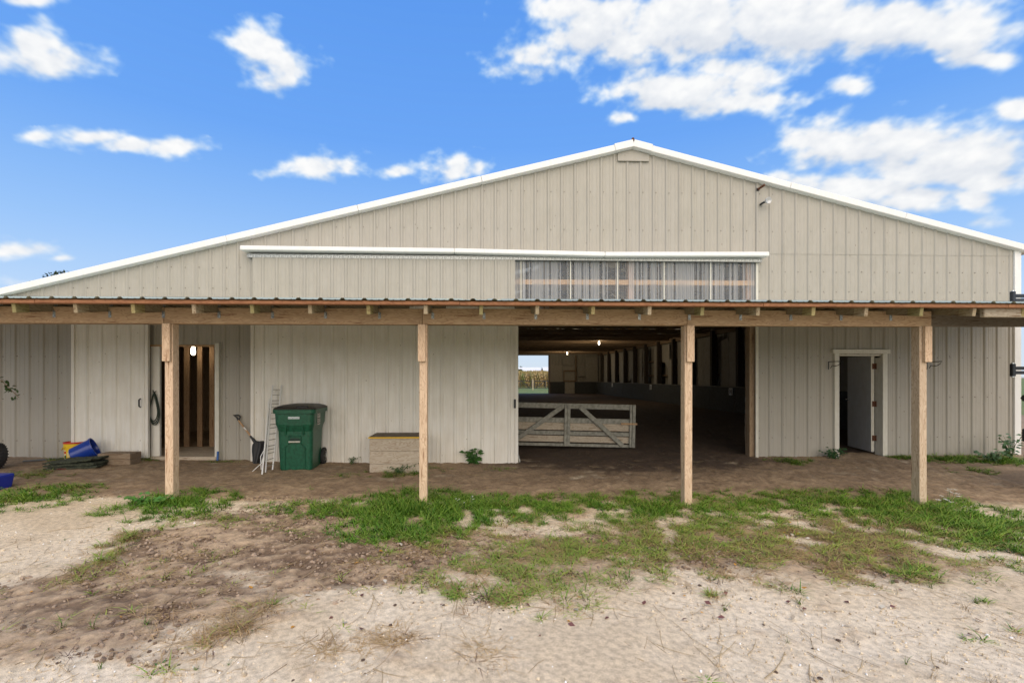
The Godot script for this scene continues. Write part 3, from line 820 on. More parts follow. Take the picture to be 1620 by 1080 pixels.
func barn_inside(barn: Node) -> void:
	var g := Geo.new()
	# roof trusses
	var z := -1.6
	while z > -29.0:
		g = Geo.new()
		g.bar(Vector3(-3.95, 3.26, z), Vector3(9.4, 3.26, z), 0.08, 0.16)
		g.bar(Vector3(-4.0, rake(-4.0) - 0.13, z), Vector3(2.65, RIDGE.y - 0.13, z), 0.04, 0.14)
		g.bar(Vector3(2.65, RIDGE.y - 0.13, z), Vector3(9.4, rake(9.4) - 0.13, z), 0.04, 0.14)
		for q in [[-2.0, -1.0], [1.0, -1.0], [1.0, 2.65], [4.3, 2.65], [4.3, 6.3], [7.3, 6.3]]:
			g.bar(Vector3(q[0], 3.3, z + 0.03), Vector3(q[1], rake(q[1]) - 0.15, z + 0.03), 0.04, 0.09)
		part(g, "truss", M.dark_wood_x, barn)
		z -= 1.93
	for k in 20:
		var x := -3.6 + k * 0.68
		if absf(x - RIDGE.x) < 0.12: continue
		g = Geo.new()
		g.bar(Vector3(x, rake(x) - 0.02, -0.05), Vector3(x, rake(x) - 0.02, -29.4), 0.04, 0.085)
		part(g, "purlin", M.dark_wood_z, barn)
	# right wall: plate, posts, girts, torn white lining, dark kick boards
	g = Geo.new()
	g.bar(Vector3(9.22, 3.17, -0.1), Vector3(9.22, 3.17, -29.3), 0.05, 0.19)
	part(g, "wall_plate", M.dark_wood_z, barn)
	for y in [1.5, 2.25]:
		g = Geo.new()
		g.bar(Vector3(9.38, y, -0.1), Vector3(9.38, y, -29.3), 0.14, 0.05)
		part(g, "girt", M.dark_wood_z, barn)
	for k in range(-4, 11):
		var pz := -8.57 - k * 1.93
		g = Geo.new()
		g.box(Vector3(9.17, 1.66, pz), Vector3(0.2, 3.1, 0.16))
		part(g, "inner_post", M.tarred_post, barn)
		# lining of one bay, one or two sheets hung between the posts
		var za := pz - 0.10
		var zb := pz - 1.83
		var xf := Transform3D(Basis(Vector3(0, 0, -1), Vector3.UP, Vector3(-1, 0, 0)), Vector3(9.29, 0, za))
		var L := za - zb
		var cut := L * rng.randf_range(0.4, 0.62)
		var sheets := []
		var up := rng.randf_range(2.98, 3.06)
		match k:
			0: sheets = [PackedVector2Array([Vector2(0.0, 1.07), Vector2(cut, 1.07), Vector2(cut, 2.52), Vector2(cut, 3.05), Vector2(0, 3.04)]), PackedVector2Array([Vector2(cut + 0.01, 1.07), Vector2(L - 0.22, 1.07), Vector2(L - 0.06, 1.9), Vector2(L, 2.75), Vector2(cut + 0.06, 2.88), Vector2(cut + 0.01, 2.62)])]
			3: sheets = [PackedVector2Array([Vector2(0, 1.07), Vector2(L * 0.55, 1.07), Vector2(L * 0.55, 2.3), Vector2(0, 2.3)]), PackedVector2Array([Vector2(L * 0.56, 1.85), Vector2(L * 0.8, 2.15), Vector2(L, 2.2), Vector2(L, up), Vector2(L * 0.45, up), Vector2(L * 0.45, 2.3)])]
			4: sheets = [PackedVector2Array([Vector2(0, 1.07), Vector2(L * 0.55, 1.07), Vector2(L * 0.55, up), Vector2(0, up - 0.05)])]
			5: sheets = [PackedVector2Array([Vector2(0.05, 1.07), Vector2(L * 0.46, 1.07), Vector2(L * 0.40, 1.9), Vector2(L * 0.46, 2.97), Vector2(0, 2.97)]), PackedVector2Array([Vector2(L * 0.5, 1.07), Vector2(L * 0.54, 1.55), Vector2(L * 0.5, 3.02), Vector2(L, 3.04), Vector2(L, 1.07)])]
			6: sheets = [PackedVector2Array([Vector2(0, 1.07), Vector2(cut, 1.07), Vector2(cut * 0.95, 1.4), Vector2(L * 0.72, 1.24), Vector2(L, 1.13), Vector2(L, up), Vector2(0, up)])]
			7, 8: sheets = [PackedVector2Array([Vector2(0, 1.07), Vector2(L * 0.86, 1.07), Vector2(L * 0.95, 1.8), Vector2(L, up), Vector2(cut + 0.03, up), Vector2(cut, 2.5), Vector2(cut - 0.03, up), Vector2(0, up)])]
			_: sheets = [PackedVector2Array([Vector2(0, 1.07), Vector2(cut, 1.07), Vector2(cut, up), Vector2(0, up - 0.04)]), PackedVector2Array([Vector2(cut + 0.008, 1.07), Vector2(L, 1.07), Vector2(L, up + 0.02), Vector2(cut + 0.008, up - 0.02)])]
		for i in sheets.size():
			g = Geo.new()
			var tone := rng.randf_range(0.86, 1.0)
			g.col = Color(tone, tone, tone)
			g.slab(sheets[i], 0.01, xf * Transform3D(Basis(), Vector3(0, 0, 0.006 * i)))
			part(g, "lining_sheet", M.liner, barn)
		g = Geo.new()
		g.box(Vector3(9.02, 0.58, pz - 0.965), Vector3(0.035, 0.95, 1.924), Basis(), 0.004)
		part(g, "kick_board", M.kick, barn)
	g = Geo.new()
	g.bar(Vector3(9.08, 1.065, -0.2), Vector3(9.08, 1.065, -29.2), 0.2, 0.02)
	part(g, "kick_board_cap", M.gate_steel, barn)
	# far wall: lining sheets, kick boards, door frame
	var far := Transform3D(Basis(), Vector3(0, 0, -29.3))
	for q in [[5.5, 1.06, 6.46, 2.36], [6.48, 2.34, 7.38, 3.0], [6.48, 1.06, 7.40, 2.32], [7.62, 1.5, 8.26, 2.32], [8.28, 1.06, 9.2, 3.0]]:
		g = Geo.new()
		var tone := rng.randf_range(0.8, 1.0)
		g.col = Color(tone, tone, tone)
		g.slab(PackedVector2Array([Vector2(q[0], q[1]), Vector2(q[2], q[1]), Vector2(q[2], q[3]), Vector2(q[0], q[3] - 0.05)]), 0.02, far)
		part(g, "lining_sheet", M.liner, barn)
	for q in [[5.45, 6.6], [7.42, 9.05]]:
		g = Geo.new()
		g.box(Vector3((q[0] + q[1]) / 2, 0.6, -29.2), Vector3(q[1] - q[0], 0.94, 0.04))
		part(g, "kick_board", M.kick, barn)
	g = Geo.new()
	g.box(Vector3(7.0, 0.58, -29.22), Vector3(0.74, 0.94, 0.03))
	part(g, "back_door_panel", M.liner, barn)
	for q in [[6.56, 1.08, 6.56, 1.95], [7.48, 1.08, 7.48, 3.1], [6.56, 1.92, 7.5, 1.92], [6.56, 1.13, 7.5, 1.13], [5.45, 0.1, 5.45, 3.1]]:
		g = Geo.new()
		g.bar(Vector3(q[0], q[1], -29.2), Vector3(q[2], q[3], -29.2), 0.08, 0.09)
		part(g, "door_frame", M.dark_wood_y, barn)
	# arena letter plates are things of their own
	for q in [["H", -8.82], ["E", -16.99], ["", -24.38]]:
		var t := thing("letter_plate", {"H": "white plate with a black letter H on the dark kick boards", "E": "white plate with a black letter E on the dark kick boards", "": "small pale plate without a readable letter on the dark kick boards"}[q[0]], "sign", "riding arena letter plates", Vector3(8.985, 0.90, q[1]))
		g = Geo.new()
		g.box(Vector3.ZERO, Vector3(0.02, 0.26, 0.25), Basis(), 0.003)
		part(g, "plate", M.white, t)
		if q[0]:
			var o := MeshInstance3D.new()
			o.name = "letter"
			var tm := TextMesh.new()
			tm.text = q[0]; tm.font_size = 96; tm.pixel_size = 0.0024; tm.depth = 0.004
			var f := SystemFont.new()
			f.font_names = PackedStringArray(["Droid Sans"]); f.font_weight = 700
			tm.font = f
			tm.material = M.black
			o.mesh = tm
			o.transform = Transform3D(Basis(Vector3.UP, -PI / 2), Vector3(-0.014, 0, 0))
			t.add_child(o, true)
	# tack room behind the small doorway
	g = Geo.new()
	g.box(Vector3(-5.2, 1.0, -3.4), Vector3(3.4, 2.6, 0.05))
	part(g, "tack_room_wall", M.dark_wood_y, barn)
	g = Geo.new()
	g.box(Vector3(-6.9, 1.0, -1.75), Vector3(0.05, 2.6, 3.4))
	part(g, "tack_room_wall", M.dark_wood_y, barn)
	g = Geo.new()
	g.box(Vector3(-5.4, 2.32, -1.75), Vector3(2.9, 0.04, 3.3))
	part(g, "tack_room_ceiling", M.dark_wood_x, barn)
	for k in 6:
		g = Geo.new()
		g.box(Vector3(-5.0, 0.06, -0.10 - k * 0.20), Vector3(2.6, 0.03, 0.19), Basis(), 0.004)
		part(g, "floor_board", M.gate_board, barn)
	for x in [-5.85, -5.60, -5.35, -5.12, -4.86]:
		g = Geo.new()
		g.box(Vector3(x, 1.14, -1.2), Vector3(0.095, 2.3, 0.04), Basis(), 0.003)
		part(g, "stud", M.stud_wood, barn)

func barn_openings(barn: Node) -> void:
	var g := Geo.new()
	# big sliding door and its track cover
	var door := Node3D.new()
	door.name = "sliding_door"
	barn.add_child(door)
	door.set_meta("label", "tall white ribbed sliding door pushed open along its track")
	panels(door, "door_panel", M.door_white, -3.77, 0.62, -0.055, 2.62, 0.10, 0.52)
	panels(door, "upper_door_panel", M.siding, -3.77, 0.62, 2.60, 3.40, 0.105, 0.52)
	for x in [-3.765, 0.645]:
		g = Geo.new()
		g.box(Vector3(x, 1.28, 0.10), Vector3(0.055, 2.67, 0.06), Basis(), 0.004)
		part(g, "door_edge", M.door_white, door)
	g = Geo.new()
	for y in [0.90, 0.935, 0.975, 1.01]: g.box(Vector3(0.615, y, 0.132), Vector3(0.03, 0.025, 0.012))
	g.box(Vector3(0.615, 0.957, 0.125), Vector3(0.036, 0.15, 0.012))
	part(g, "handle", M.black, door)
	g = Geo.new()
	g.bar(Vector3(0.70, -0.03, 0.12), Vector3(0.675, 0.09, 0.12), 0.03, 0.02)
	part(g, "floor_guide", M.galv, barn)
	for q in [[-3.92, 3.53, -0.4, 3.515], [-0.4, 3.515, 2.13, 3.475], [2.13, 3.475, 4.95, 3.50]]:
		g = Geo.new()
		g.bar(Vector3(q[0], q[1], 0.125), Vector3(q[2] - 0.003, q[3], 0.125), 0.22, 0.075, Vector3.UP, 0.012)
		part(g, "track_cover", M.white, barn)
	g = Geo.new()
	g.bar(Vector3(-3.85, 3.43, 0.07), Vector3(4.88, 3.42, 0.07), 0.09, 0.06)
	part(g, "door_track", M.galv, barn)
	# small sliding door
	door = Node3D.new()
	door.name = "sliding_door"
	barn.add_child(door, true)
	door.set_meta("label", "narrow white ribbed sliding door with a black handle")
	panels(door, "door_panel", M.door_white, -6.66, -5.50, 0.07, 2.45, 0.10, -6.46)
	for x in [-6.675, -5.485]:
		g = Geo.new()
		g.box(Vector3(x, 1.26, 0.10), Vector3(0.05, 2.38, 0.055), Basis(), 0.004)
		part(g, "door_edge", M.door_white, door)
	g = Geo.new()
	g.tube([Vector3(-5.58, 0.91, 0.13), Vector3(-5.58, 0.93, 0.165), Vector3(-5.58, 1.03, 0.165), Vector3(-5.58, 1.05, 0.13)], 0.012, 6)
	part(g, "handle", M.black, door)
	# doorway frames
	g = Geo.new()
	g.box(Vector3(-4.375, 1.0, 0.02), Vector3(0.07, 1.95, 0.10), Basis(), 0.004)
	part(g, "door_jamb", M.cream, barn)
	g = Geo.new()
	g.box(Vector3(-5.43, 1.0, -0.03), Vector3(0.15, 1.92, 0.05), Basis(), 0.004)
	part(g, "door_jamb", M.door_white, barn)
	g = Geo.new()
	g.box(Vector3(-4.95, 1.935, -0.02), Vector3(1.2, 0.03, 0.08), Basis(), 0.004)
	part(g, "door_head", M.girt_wood, barn)
	g = Geo.new()
	g.box(Vector3(-4.93, 0.05, 0.02), Vector3(1.1, 0.06, 0.12), Basis(), 0.006)
	part(g, "door_sill", M.gate_board, barn)
	# jambs of the wide doorway
	for q in [[0.62, 0.1], [4.79, 0.1]]:
		g = Geo.new()
		g.box(Vector3(q[0], 1.1, -0.09), Vector3(q[1], 2.6, 0.14), Basis(), 0.004)
		part(g, "door_jamb", M.dark_wood_y, barn)
	g = Geo.new()
	g.box(Vector3(2.7, 2.46, -0.08), Vector3(4.3, 0.2, 0.08))
	part(g, "door_header", M.girt_wood, barn)
	g = Geo.new()
	g.box(Vector3(4.845, 1.25, 0.022), Vector3(0.05, 2.62, 0.03), Basis(), 0.004)
	part(g, "wall_edge_trim", M.cream, barn)
	# clear corrugated window over it, on a girt and posts
	for k in 6:
		var a := -0.06 + k * 0.815 if k > 0 else 0.55
		a = maxf(0.55, a)
		var b := minf(4.84, 0.77 + k * 0.815 + 0.02)
		if b - a < 0.05: continue
		g = Geo.new()
		var hz := Geo.new()
		var hazy := 0.0
		var seg := int((b - a) / 0.0085)
		for i in seg:
			var p := []
			for j in 2:
				var x := a + (b - a) * (i + j) / seg
				p.append(Vector2(x, 0.030 + 0.009 * sin(x / 0.068 * TAU) + (0.004 if k % 2 else 0.0)))
			if i % 3 == 0: hazy = clampf(hazy * 0.35 + rng.randf_range(-0.4, 0.9), 0, 1)
			(hz if hazy > 0.25 else g).quad(Vector3(p[0].x, 2.55, p[0].y), Vector3(p[1].x, 2.55, p[1].y), Vector3(p[1].x, 3.44, p[1].y), Vector3(p[0].x, 3.44, p[0].y), Vector3(0, 0, 1))
		var pane := part(g, "clear_window_panel", M.clear, barn)
		var old := hz.mesh(M.hazed)                # weathered flutes of the same sheet
		pane.mesh.add_surface_from_arrays(Mesh.PRIMITIVE_TRIANGLES, old.surface_get_arrays(0))
		pane.mesh.surface_set_material(1, M.hazed)
	for x in [0.565, 0.725, 1.575, 2.39, 3.20, 4.015, 4.835]:
		g = Geo.new()
		g.box(Vector3(x, 3.0, 0.048), Vector3(0.018 if x > 0.6 and x < 4.5 else 0.04, 0.92, 0.012), Basis(), 0.002)
		part(g, "window_batten", M.cream, barn)
	g = Geo.new()
	g.bar(Vector3(0.5, 3.045, -0.03), Vector3(4.85, 3.05, -0.03), 0.04, 0.085)
	part(g, "girt", M.girt_wood, barn)
	for x in [0.56, 2.66, 4.76]:
		g = Geo.new()
		g.box(Vector3(x, 3.2, -0.14), Vector3(0.10, 1.4, 0.14))
		part(g, "window_post", wood("y", lin(0.42, 0.27, 0.19)), barn)
	# side door: cream frame, leaf swung inside on rusty hinges
	for x in [6.265, 7.13]:
		g = Geo.new()
		g.box(Vector3(x, 0.90, 0.012), Vector3(0.085, 1.86, 0.06), Basis(), 0.005)
		part(g, "door_jamb", M.cream, barn)
	g = Geo.new()
	g.box(Vector3(6.7, 1.855, 0.018), Vector3(1.03, 0.075, 0.075), Basis(), 0.005)
	part(g, "door_head", M.cream, barn)
	g = Geo.new()
	g.box(Vector3(6.7, 1.795, -0.07), Vector3(0.82, 0.03, 0.12), Basis(), 0.003)
	part(g, "door_head", M.cream, barn)
	g = Geo.new()
	g.box(Vector3(7.105, 0.86, -0.075), Vector3(0.03, 1.78, 0.13), Basis(), 0.003)
	part(g, "door_jamb", M.cream, barn)
	door = Node3D.new()
	door.name = "side_door"
	barn.add_child(door)
	door.position = Vector3(7.04, 0, -0.13)
	door.rotation.y = deg_to_rad(-12)
	door.set_meta("label", "plain pale grey door leaf swung open inwards")
	g = Geo.new()
	g.box(Vector3(0, 0.93, -0.40), Vector3(0.045, 1.72, 0.80), Basis(), 0.004)
	part(g, "leaf", mat(lin(0.60, 0.60, 0.60), 0.5, 0.0, M.door_white.albedo_texture, Vector3(0.6, 0.6, 0.6)), door)
	g = Geo.new()
	g.box(Vector3(-0.002, 0.93, 0.004), Vector3(0.05, 1.70, 0.012))
	part(g, "leaf_edge", M.cream, door)
	g = Geo.new()
	g.tube([Vector3(-0.02, 0.98, -0.73), Vector3(-0.07, 0.98, -0.73)], 0.01, 6)
	g.tube([Vector3(-0.07, 0.98, -0.75), Vector3(-0.07, 0.98, -0.64)], 0.012, 6)
	part(g, "handle", M.chrome, door)
	for y in [0.32, 0.93, 1.60]:
		g = Geo.new()
		g.box(Vector3(0.028, y, 0.013), Vector3(0.08, 0.10, 0.012), Basis(), 0.002)
		g.tube([Vector3(0.04, y - 0.05, 0.022), Vector3(0.04, y + 0.05, 0.022)], 0.009, 6)
		part(g, "hinge", M.rust, door)

# ---- porch -----------------------------------------------------------------------------------------------------
const SLOPE := 0.160
func make_porch() -> void:
	var p := thing("porch", "open timber porch with pale green steel roof along the barn front", "porch")
	var g := Geo.new()
	var eave := 2.218
	# roof sheets: local x along the eave, local y up the slope
	var up := Vector3(0, SLOPE, -1).normalized()
	var xf := Transform3D(Basis(Vector3.RIGHT, up, Vector3.RIGHT.cross(up)), Vector3(0, eave, 3.22))
	panels(p, "roof_sheet", M.porch_roof, -9.0, 9.45, 0.0, 3.24, 0.0, 0.17, xf)
	for q in [[-9.0, -4.6], [-4.6, -0.2], [-0.2, 3.1], [3.1, 5.86], [5.86, 9.43]]:
		g = Geo.new()
		g.bar(Vector3(q[0] + 0.002, eave - 0.026, 3.145), Vector3(q[1] - 0.002, eave - 0.026 + rng.randf_range(-0.003, 0.003), 3.145), 0.09, 0.036, Vector3.UP, 0.002)
		part(g, "eave_purlin", M.fascia_wood, p)
	for z in [2.4, 1.6, 0.8, 0.1]:
		g = Geo.new()
		var y: float = eave + (3.22 - z) * SLOPE - 0.03
		g.bar(Vector3(-9.0, y, z), Vector3(9.43, y, z), 0.09, 0.036)
		part(g, "purlin", M.dark_wood_x, p)
	for k in range(-14, 16):
		var x := 0.03 + 0.61 * k + rng.randf_range(-0.012, 0.012)
		g = Geo.new()
		var drop := 0.100
		var r := rng.randf_range(-0.005, 0.005)
		var e1 := 3.13 + rng.randf_range(-0.02, 0.02)
		var y1 := eave + (3.22 - e1) * SLOPE - drop + r
		var y0 := eave + 3.22 * SLOPE - drop + r
		var yb := eave + (3.22 - (e1 - 0.16)) * SLOPE - drop + r
		g.col = Color(0.55, 0.51, 0.47)
		g.bar(Vector3(x, y0, 0.02), Vector3(x, yb, e1 - 0.16), 0.040, 0.104)
		# the weathered, mossy tail end
		g.col = [Color(0.86, 0.82, 0.75), Color(0.70, 0.68, 0.42), Color(0.76, 0.72, 0.62), Color(0.58, 0.59, 0.36)][posmod(k * 7 + 3, 4)]
		g.bar(Vector3(x, yb, e1 - 0.16), Vector3(x, y1, e1), 0.0405, 0.1045, Vector3.UP, 0.003)
		part(g, "rafter", M.rafter_wood, p)
		if x > 5.5: continue
		g = Geo.new()
		g.box(Vector3(x + 0.036, 2.12, 2.694), Vector3(0.032, 0.075, 0.003))
		g.bar(Vector3(x + 0.034, 2.15, 2.693), Vector3(x + 0.023, 2.23, 2.66), 0.003, 0.03, Vector3(0, 0, 1))
		g.box(Vector3(x + 0.0225, 2.25, 2.655), Vector3(0.003, 0.06, 0.045))
		part(g, "rafter_tie", M.galv, p)
	for q in [[-9.0, -3.6, 0.004], [-3.6, -0.655, 0.0], [-0.655, 2.47, 0.003], [2.47, 5.46, -0.002]]:
		g = Geo.new()
		var tn := rng.randf_range(0.86, 1.0)
		g.col = Color(tn, tn, tn)
		g.box(Vector3((q[0] + q[1]) / 2, 2.108 + q[2], 2.668 + q[2]), Vector3(q[1] - q[0] - 0.004, 0.184, 0.045), Basis(), 0.003)
		part(g, "front_beam", M.beam_wood, p)
		g = Geo.new()
		g.box(Vector3((q[0] + q[1]) / 2, 2.106, 2.612), Vector3(q[1] - q[0], 0.184, 0.040))
		part(g, "inner_beam", M.dark_wood_x, p)
	g = Geo.new()
	g.box(Vector3(7.3, 2.095, 2.62), Vector3(3.66, 0.15, 0.05), Basis(), 0.004)
	part(g, "end_beam", M.old_wood_x, p)
	g = Geo.new()
	g.box(Vector3(7.05, 2.128, 3.08), Vector3(2.76, 0.10, 0.06), Basis(), 0.008)
	part(g, "end_rail", M.pale_wood_x, p)
	for q in [[-6.42, 0], [-3.54, 0], [-0.645, 0], [2.485, 1], [5.35, 2], [8.9, 2]]:
		g = Geo.new()
		var x: float = q[0]
		var b := height(x, 2.64) - 0.05
		var lean := rng.randf_range(-0.004, 0.004)
		g.bar(Vector3(x, b, 2.635), Vector3(x + lean, 2.016, 2.635), 0.118, 0.092, Vector3.RIGHT, 0.004)
		part(g, "post", M.post_grey if q[1] == 2 else M.post_wood, p)
		g = Geo.new()
		var sx: float = [-0.012, 0.012, 0.03][q[1]]
		g.box(Vector3(x + sx, 1.80, 2.716), Vector3(0.088, 0.43, 0.04), Basis(), 0.003)
		part(g, "post_block", M.block_wood, p)

# ---- things ----------------------------------------------------------------------------------------------------
func bulb(called: String, label: String, at: Vector3, group: String, energy: float, hang: float) -> void:
	var t := thing(called, label, "light bulb", group, at)
	var g := Geo.new()
	g.tube([Vector3(0, hang, 0), Vector3(0, 0.09, 0)], 0.012, 6)
	g.tube([Vector3(0, 0.13, 0), Vector3(0, 0.06, 0)], 0.03, 10)
	part(g, "socket", M.black, t)
	g = Geo.new()
	g.lathe([[0.0, -0.105], [0.024, -0.098], [0.036, -0.07], [0.038, -0.03], [0.033, 0.02], [0.022, 0.06]], 14)
	var m := mat(lin(0.9, 0.88, 0.8), 0.4)
	m.emission_enabled = true
	m.emission = Color(1.0, 0.93, 0.80)
	m.emission_energy_multiplier = 9.0
	part(g, "bulb_glass", m, t)
	var l := OmniLight3D.new()
	l.name = "bulb_light"
	l.position = Vector3(0, -0.17, 0)
	l.light_color = Color(1.0, 0.90, 0.74)
	l.light_energy = energy
	l.light_size = 0.05
	l.omni_range = 30.0
	l.omni_attenuation = 2.0
	l.shadow_enabled = true
	t.add_child(l)

func make_gate(called: String, label: String, at: Vector3, turn: float, sag: float, wide: float) -> void:
	var t := thing(called, label, "gate", "gates of the wide doorway", at)
	t.rotation = Vector3(0, turn, sag)
	var g := Geo.new()
	for q in [[0.775, 0.10], [0.50, 0.095], [0.255, 0.075], [0.03, 0.055]]:
		g = Geo.new()
		g.bar(Vector3(0.0, q[0], 0), Vector3(wide, q[0], 0), 0.03, q[1], Vector3.UP, 0.003)
		g.bar(Vector3(0.0, q[0] - q[1] * 0.5 + 0.008, 0.018), Vector3(wide, q[0] - q[1] * 0.5 + 0.008, 0.018), 0.012, 0.014)
		g.bar(Vector3(0.0, q[0] + q[1] * 0.5 - 0.008, 0.018), Vector3(wide, q[0] + q[1] * 0.5 - 0.008, 0.018), 0.012, 0.014)
		part(g, "rail", M.gate_steel, t)
	for q in [[0.378, 0.14], [0.14, 0.12]]:
		g = Geo.new()
		g.bar(Vector3(0.01, q[0], -0.012), Vector3(wide - 0.1, q[0], -0.012), 0.022, q[1], Vector3.UP, 0.003)
		part(g, "board", M.gate_board, t)
	for q in [[wide * 0.455, 0.055], [wide * 0.455 + 0.057, 0.055], [wide - 0.09, 0.045], [wide - 0.03, 0.06], [0.03, 0.06]]:
		g = Geo.new()
		g.bar(Vector3(q[0], 0.005, 0.03), Vector3(q[0], 0.825, 0.03), 0.03, q[1], Vector3.RIGHT, 0.004)
		part(g, "upright", M.gate_steel, t)
	for q in [[0.14, 0.09, wide * 0.43, 0.77], [wide * 0.56, 0.77, wide - 0.25, 0.05]]:
		g = Geo.new()
		g.bar(Vector3(q[0], q[1], 0.055), Vector3(q[2], q[3], 0.055), 0.02, 0.085, Vector3.UP, 0.003)
		var d := Vector3(q[2] - q[0], q[3] - q[1], 0).normalized()
		var s := Vector3(-d.y, d.x, 0) * 0.03
		for w in [-1.0, 1.0]: g.bar(Vector3(q[0], q[1], 0.068) + s * w, Vector3(q[2], q[3], 0.068) + s * w, 0.012, 0.014)
		part(g, "brace", M.gate_steel, t)
	g = Geo.new()
	g.bar(Vector3(wide - 0.28, 0.46, 0.05), Vector3(wide + 0.03, 0.46, 0.05), 0.02, 0.035, Vector3.UP, 0.003)
	part(g, "latch_bar", M.girt_wood, t)

func make_cart() -> void:
	var t := thing("trash_cart", "green wheeled trash cart with a black lid against the white sliding door", "trash cart", "", Vector3(-2.83, height(-2.83, 0.5) - 0.005, 0.48))
	t.rotation.y = deg_to_rad(2)
	var m := mat(lin(0.012, 0.115, 0.062), 0.38, 0.0, speckle(256, 61, 0.92, 0.4, 0.02), Vector3(3, 3, 3))
	var g := Geo.new()
	g.loft([[0.0, 0.235, 0.25, 0.05, 0.03], [0.02, 0.245, 0.26, 0.06, 0.03], [0.30, 0.256, 0.285, 0.07, 0.02], [0.60, 0.262, 0.305, 0.07, 0.015], [0.65, 0.272, 0.325, 0.075, 0.015], [0.71, 0.292, 0.350, 0.08, 0.01], [0.90, 0.300, 0.362, 0.08, 0.01]], Transform3D(), 5)
	part(g, "body", m, t)
	g = Geo.new()
	g.loft([[0.875, 0.306, 0.368, 0.08, 0.01], [0.88, 0.322, 0.385, 0.085, 0.01], [0.935, 0.325, 0.388, 0.085, 0.01], [0.94, 0.315, 0.378, 0.08, 0.01]], Transform3D(), 5)
	part(g, "rim", m, t)
	g = Geo.new()
	var lm := mat(lin(0.030, 0.026, 0.022), 0.5)
	g.loft([[0.935, 0.318, 0.382, 0.08, 0.0], [0.955, 0.322, 0.386, 0.08, 0.0], [0.975, 0.300, 0.36, 0.10, 0.0], [1.0, 0.24, 0.28, 0.12, -0.02], [1.012, 0.12, 0.14, 0.08, -0.03]], Transform3D(), 5)
	var lid := part(g, "lid", lm, t)
	g = Geo.new()
	g.bar(Vector3(0.05, 0.975, 0.33), Vector3(0.22, 0.975, 0.33), 0.09, 0.04, Vector3.UP, 0.015)
	g.bar(Vector3(-0.26, 0.968, 0.33), Vector3(-0.16, 0.968, 0.33), 0.07, 0.035, Vector3.UP, 0.012)
	part(g, "lid_handle", M.black, lid)
	# moulded front: brow pocket, lower panel arch, lift bar
	g = Geo.new()
	for q in [[-0.125, 0.70, 0.125, 0.70], [-0.125, 0.70, -0.135, 0.55], [0.125, 0.70, 0.135, 0.55]]:
		var zz := 0.355 if q[3] > 0.6 else 0.335
		g.bar(Vector3(q[0], q[1], 0.355), Vector3(q[2], q[3], zz - 0.012), 0.03, 0.02, Vector3.UP, 0.006)
	for q in [[-0.15, 0.02, -0.15, 0.36], [0.15, 0.02, 0.15, 0.36], [-0.15, 0.36, -0.09, 0.41], [0.15, 0.36, 0.09, 0.41], [-0.09, 0.41, -0.09, 0.53], [0.09, 0.41, 0.09, 0.53], [-0.09, 0.53, 0.09, 0.53]]:
		g.bar(Vector3(q[0], q[1], 0.287 + q[1] * 0.055), Vector3(q[2], q[3], 0.287 + q[3] * 0.055), 0.035, 0.016, Vector3(0.3, 1, 0), 0.005)
	part(g, "moulding", m, t)
	g = Geo.new()
	g.box(Vector3(0, 0.475, 0.305), Vector3(0.14, 0.06, 0.02))
	part(g, "lift_pocket", mat(lin(0.006, 0.03, 0.018), 0.6), t)
	g = Geo.new()
	g.tube([Vector3(-0.085, 0.445, 0.335), Vector3(0.085, 0.445, 0.335)], 0.013, 8)
	part(g, "lift_bar", mat(lin(0.55, 0.53, 0.46), 0.4), t)
	# front sticker: a pale strip of small marks, nothing readable
	g = Geo.new()
	g.box(Vector3(0.005, 0.815, 0.3735), Vector3(0.17, 0.034, 0.003))
	var s := part(g, "sticker", mat(lin(0.60, 0.68, 0.66), 0.4), t)
	g = Geo.new()
	for k in 9: g.box(Vector3(-0.07 + k * 0.0185, 0.815 + (k % 3 - 1) * 0.004, 0.3756), Vector3(0.008, 0.012, 0.001))
	part(g, "print", mat(lin(0.04, 0.10, 0.22), 0.5), s)
	g = Geo.new()
	g.box(Vector3(0.3015, 0.79, 0.10), Vector3(0.003, 0.20, 0.15))
	s = part(g, "side_label", mat(lin(0.52, 0.50, 0.44), 0.5), t)
	g = Geo.new()
	for y in [0.872, 0.79, 0.715]: g.box(Vector3(0.3036, y, 0.10), Vector3(0.001, 0.016, 0.14))
	for y in [0.845, 0.825, 0.765, 0.745]:
		for k in 6: g.box(Vector3(0.3036, y, 0.045 + k * 0.022), Vector3(0.001, 0.010, 0.013))
	part(g, "print", mat(lin(0.03, 0.03, 0.03), 0.5), s)
	for x in [-0.27, 0.275]:
		g = Geo.new()
		var xf := Transform3D(Basis(Vector3(0, 0, 1), Vector3(1, 0, 0), Vector3(0, 1, 0)), Vector3(x, 0.135, -0.28))
		g.lathe([[0.085, -0.022], [0.13, -0.024], [0.14, -0.012], [0.14, 0.012], [0.13, 0.024], [0.085, 0.022]], 20, xf)
		var w := part(g, "wheel", M.rubber, t)
		g = Geo.new()
		g.lathe([[0.0, -0.014], [0.025, -0.020], [0.03, -0.008], [0.087, -0.008], [0.087, 0.008], [0.03, 0.008], [0.025, 0.020], [0.0, 0.020]], 16, xf)
		for k in 5: g.bar(xf * Vector3(0, 0.010, 0), xf * Vector3(cos(k * TAU / 5) * 0.085, 0.010, sin(k * TAU / 5) * 0.085), 0.012, 0.014, Vector3(1, 0, 0))
		part(g, "rim", mat(lin(0.045, 0.045, 0.045), 0.5), w)

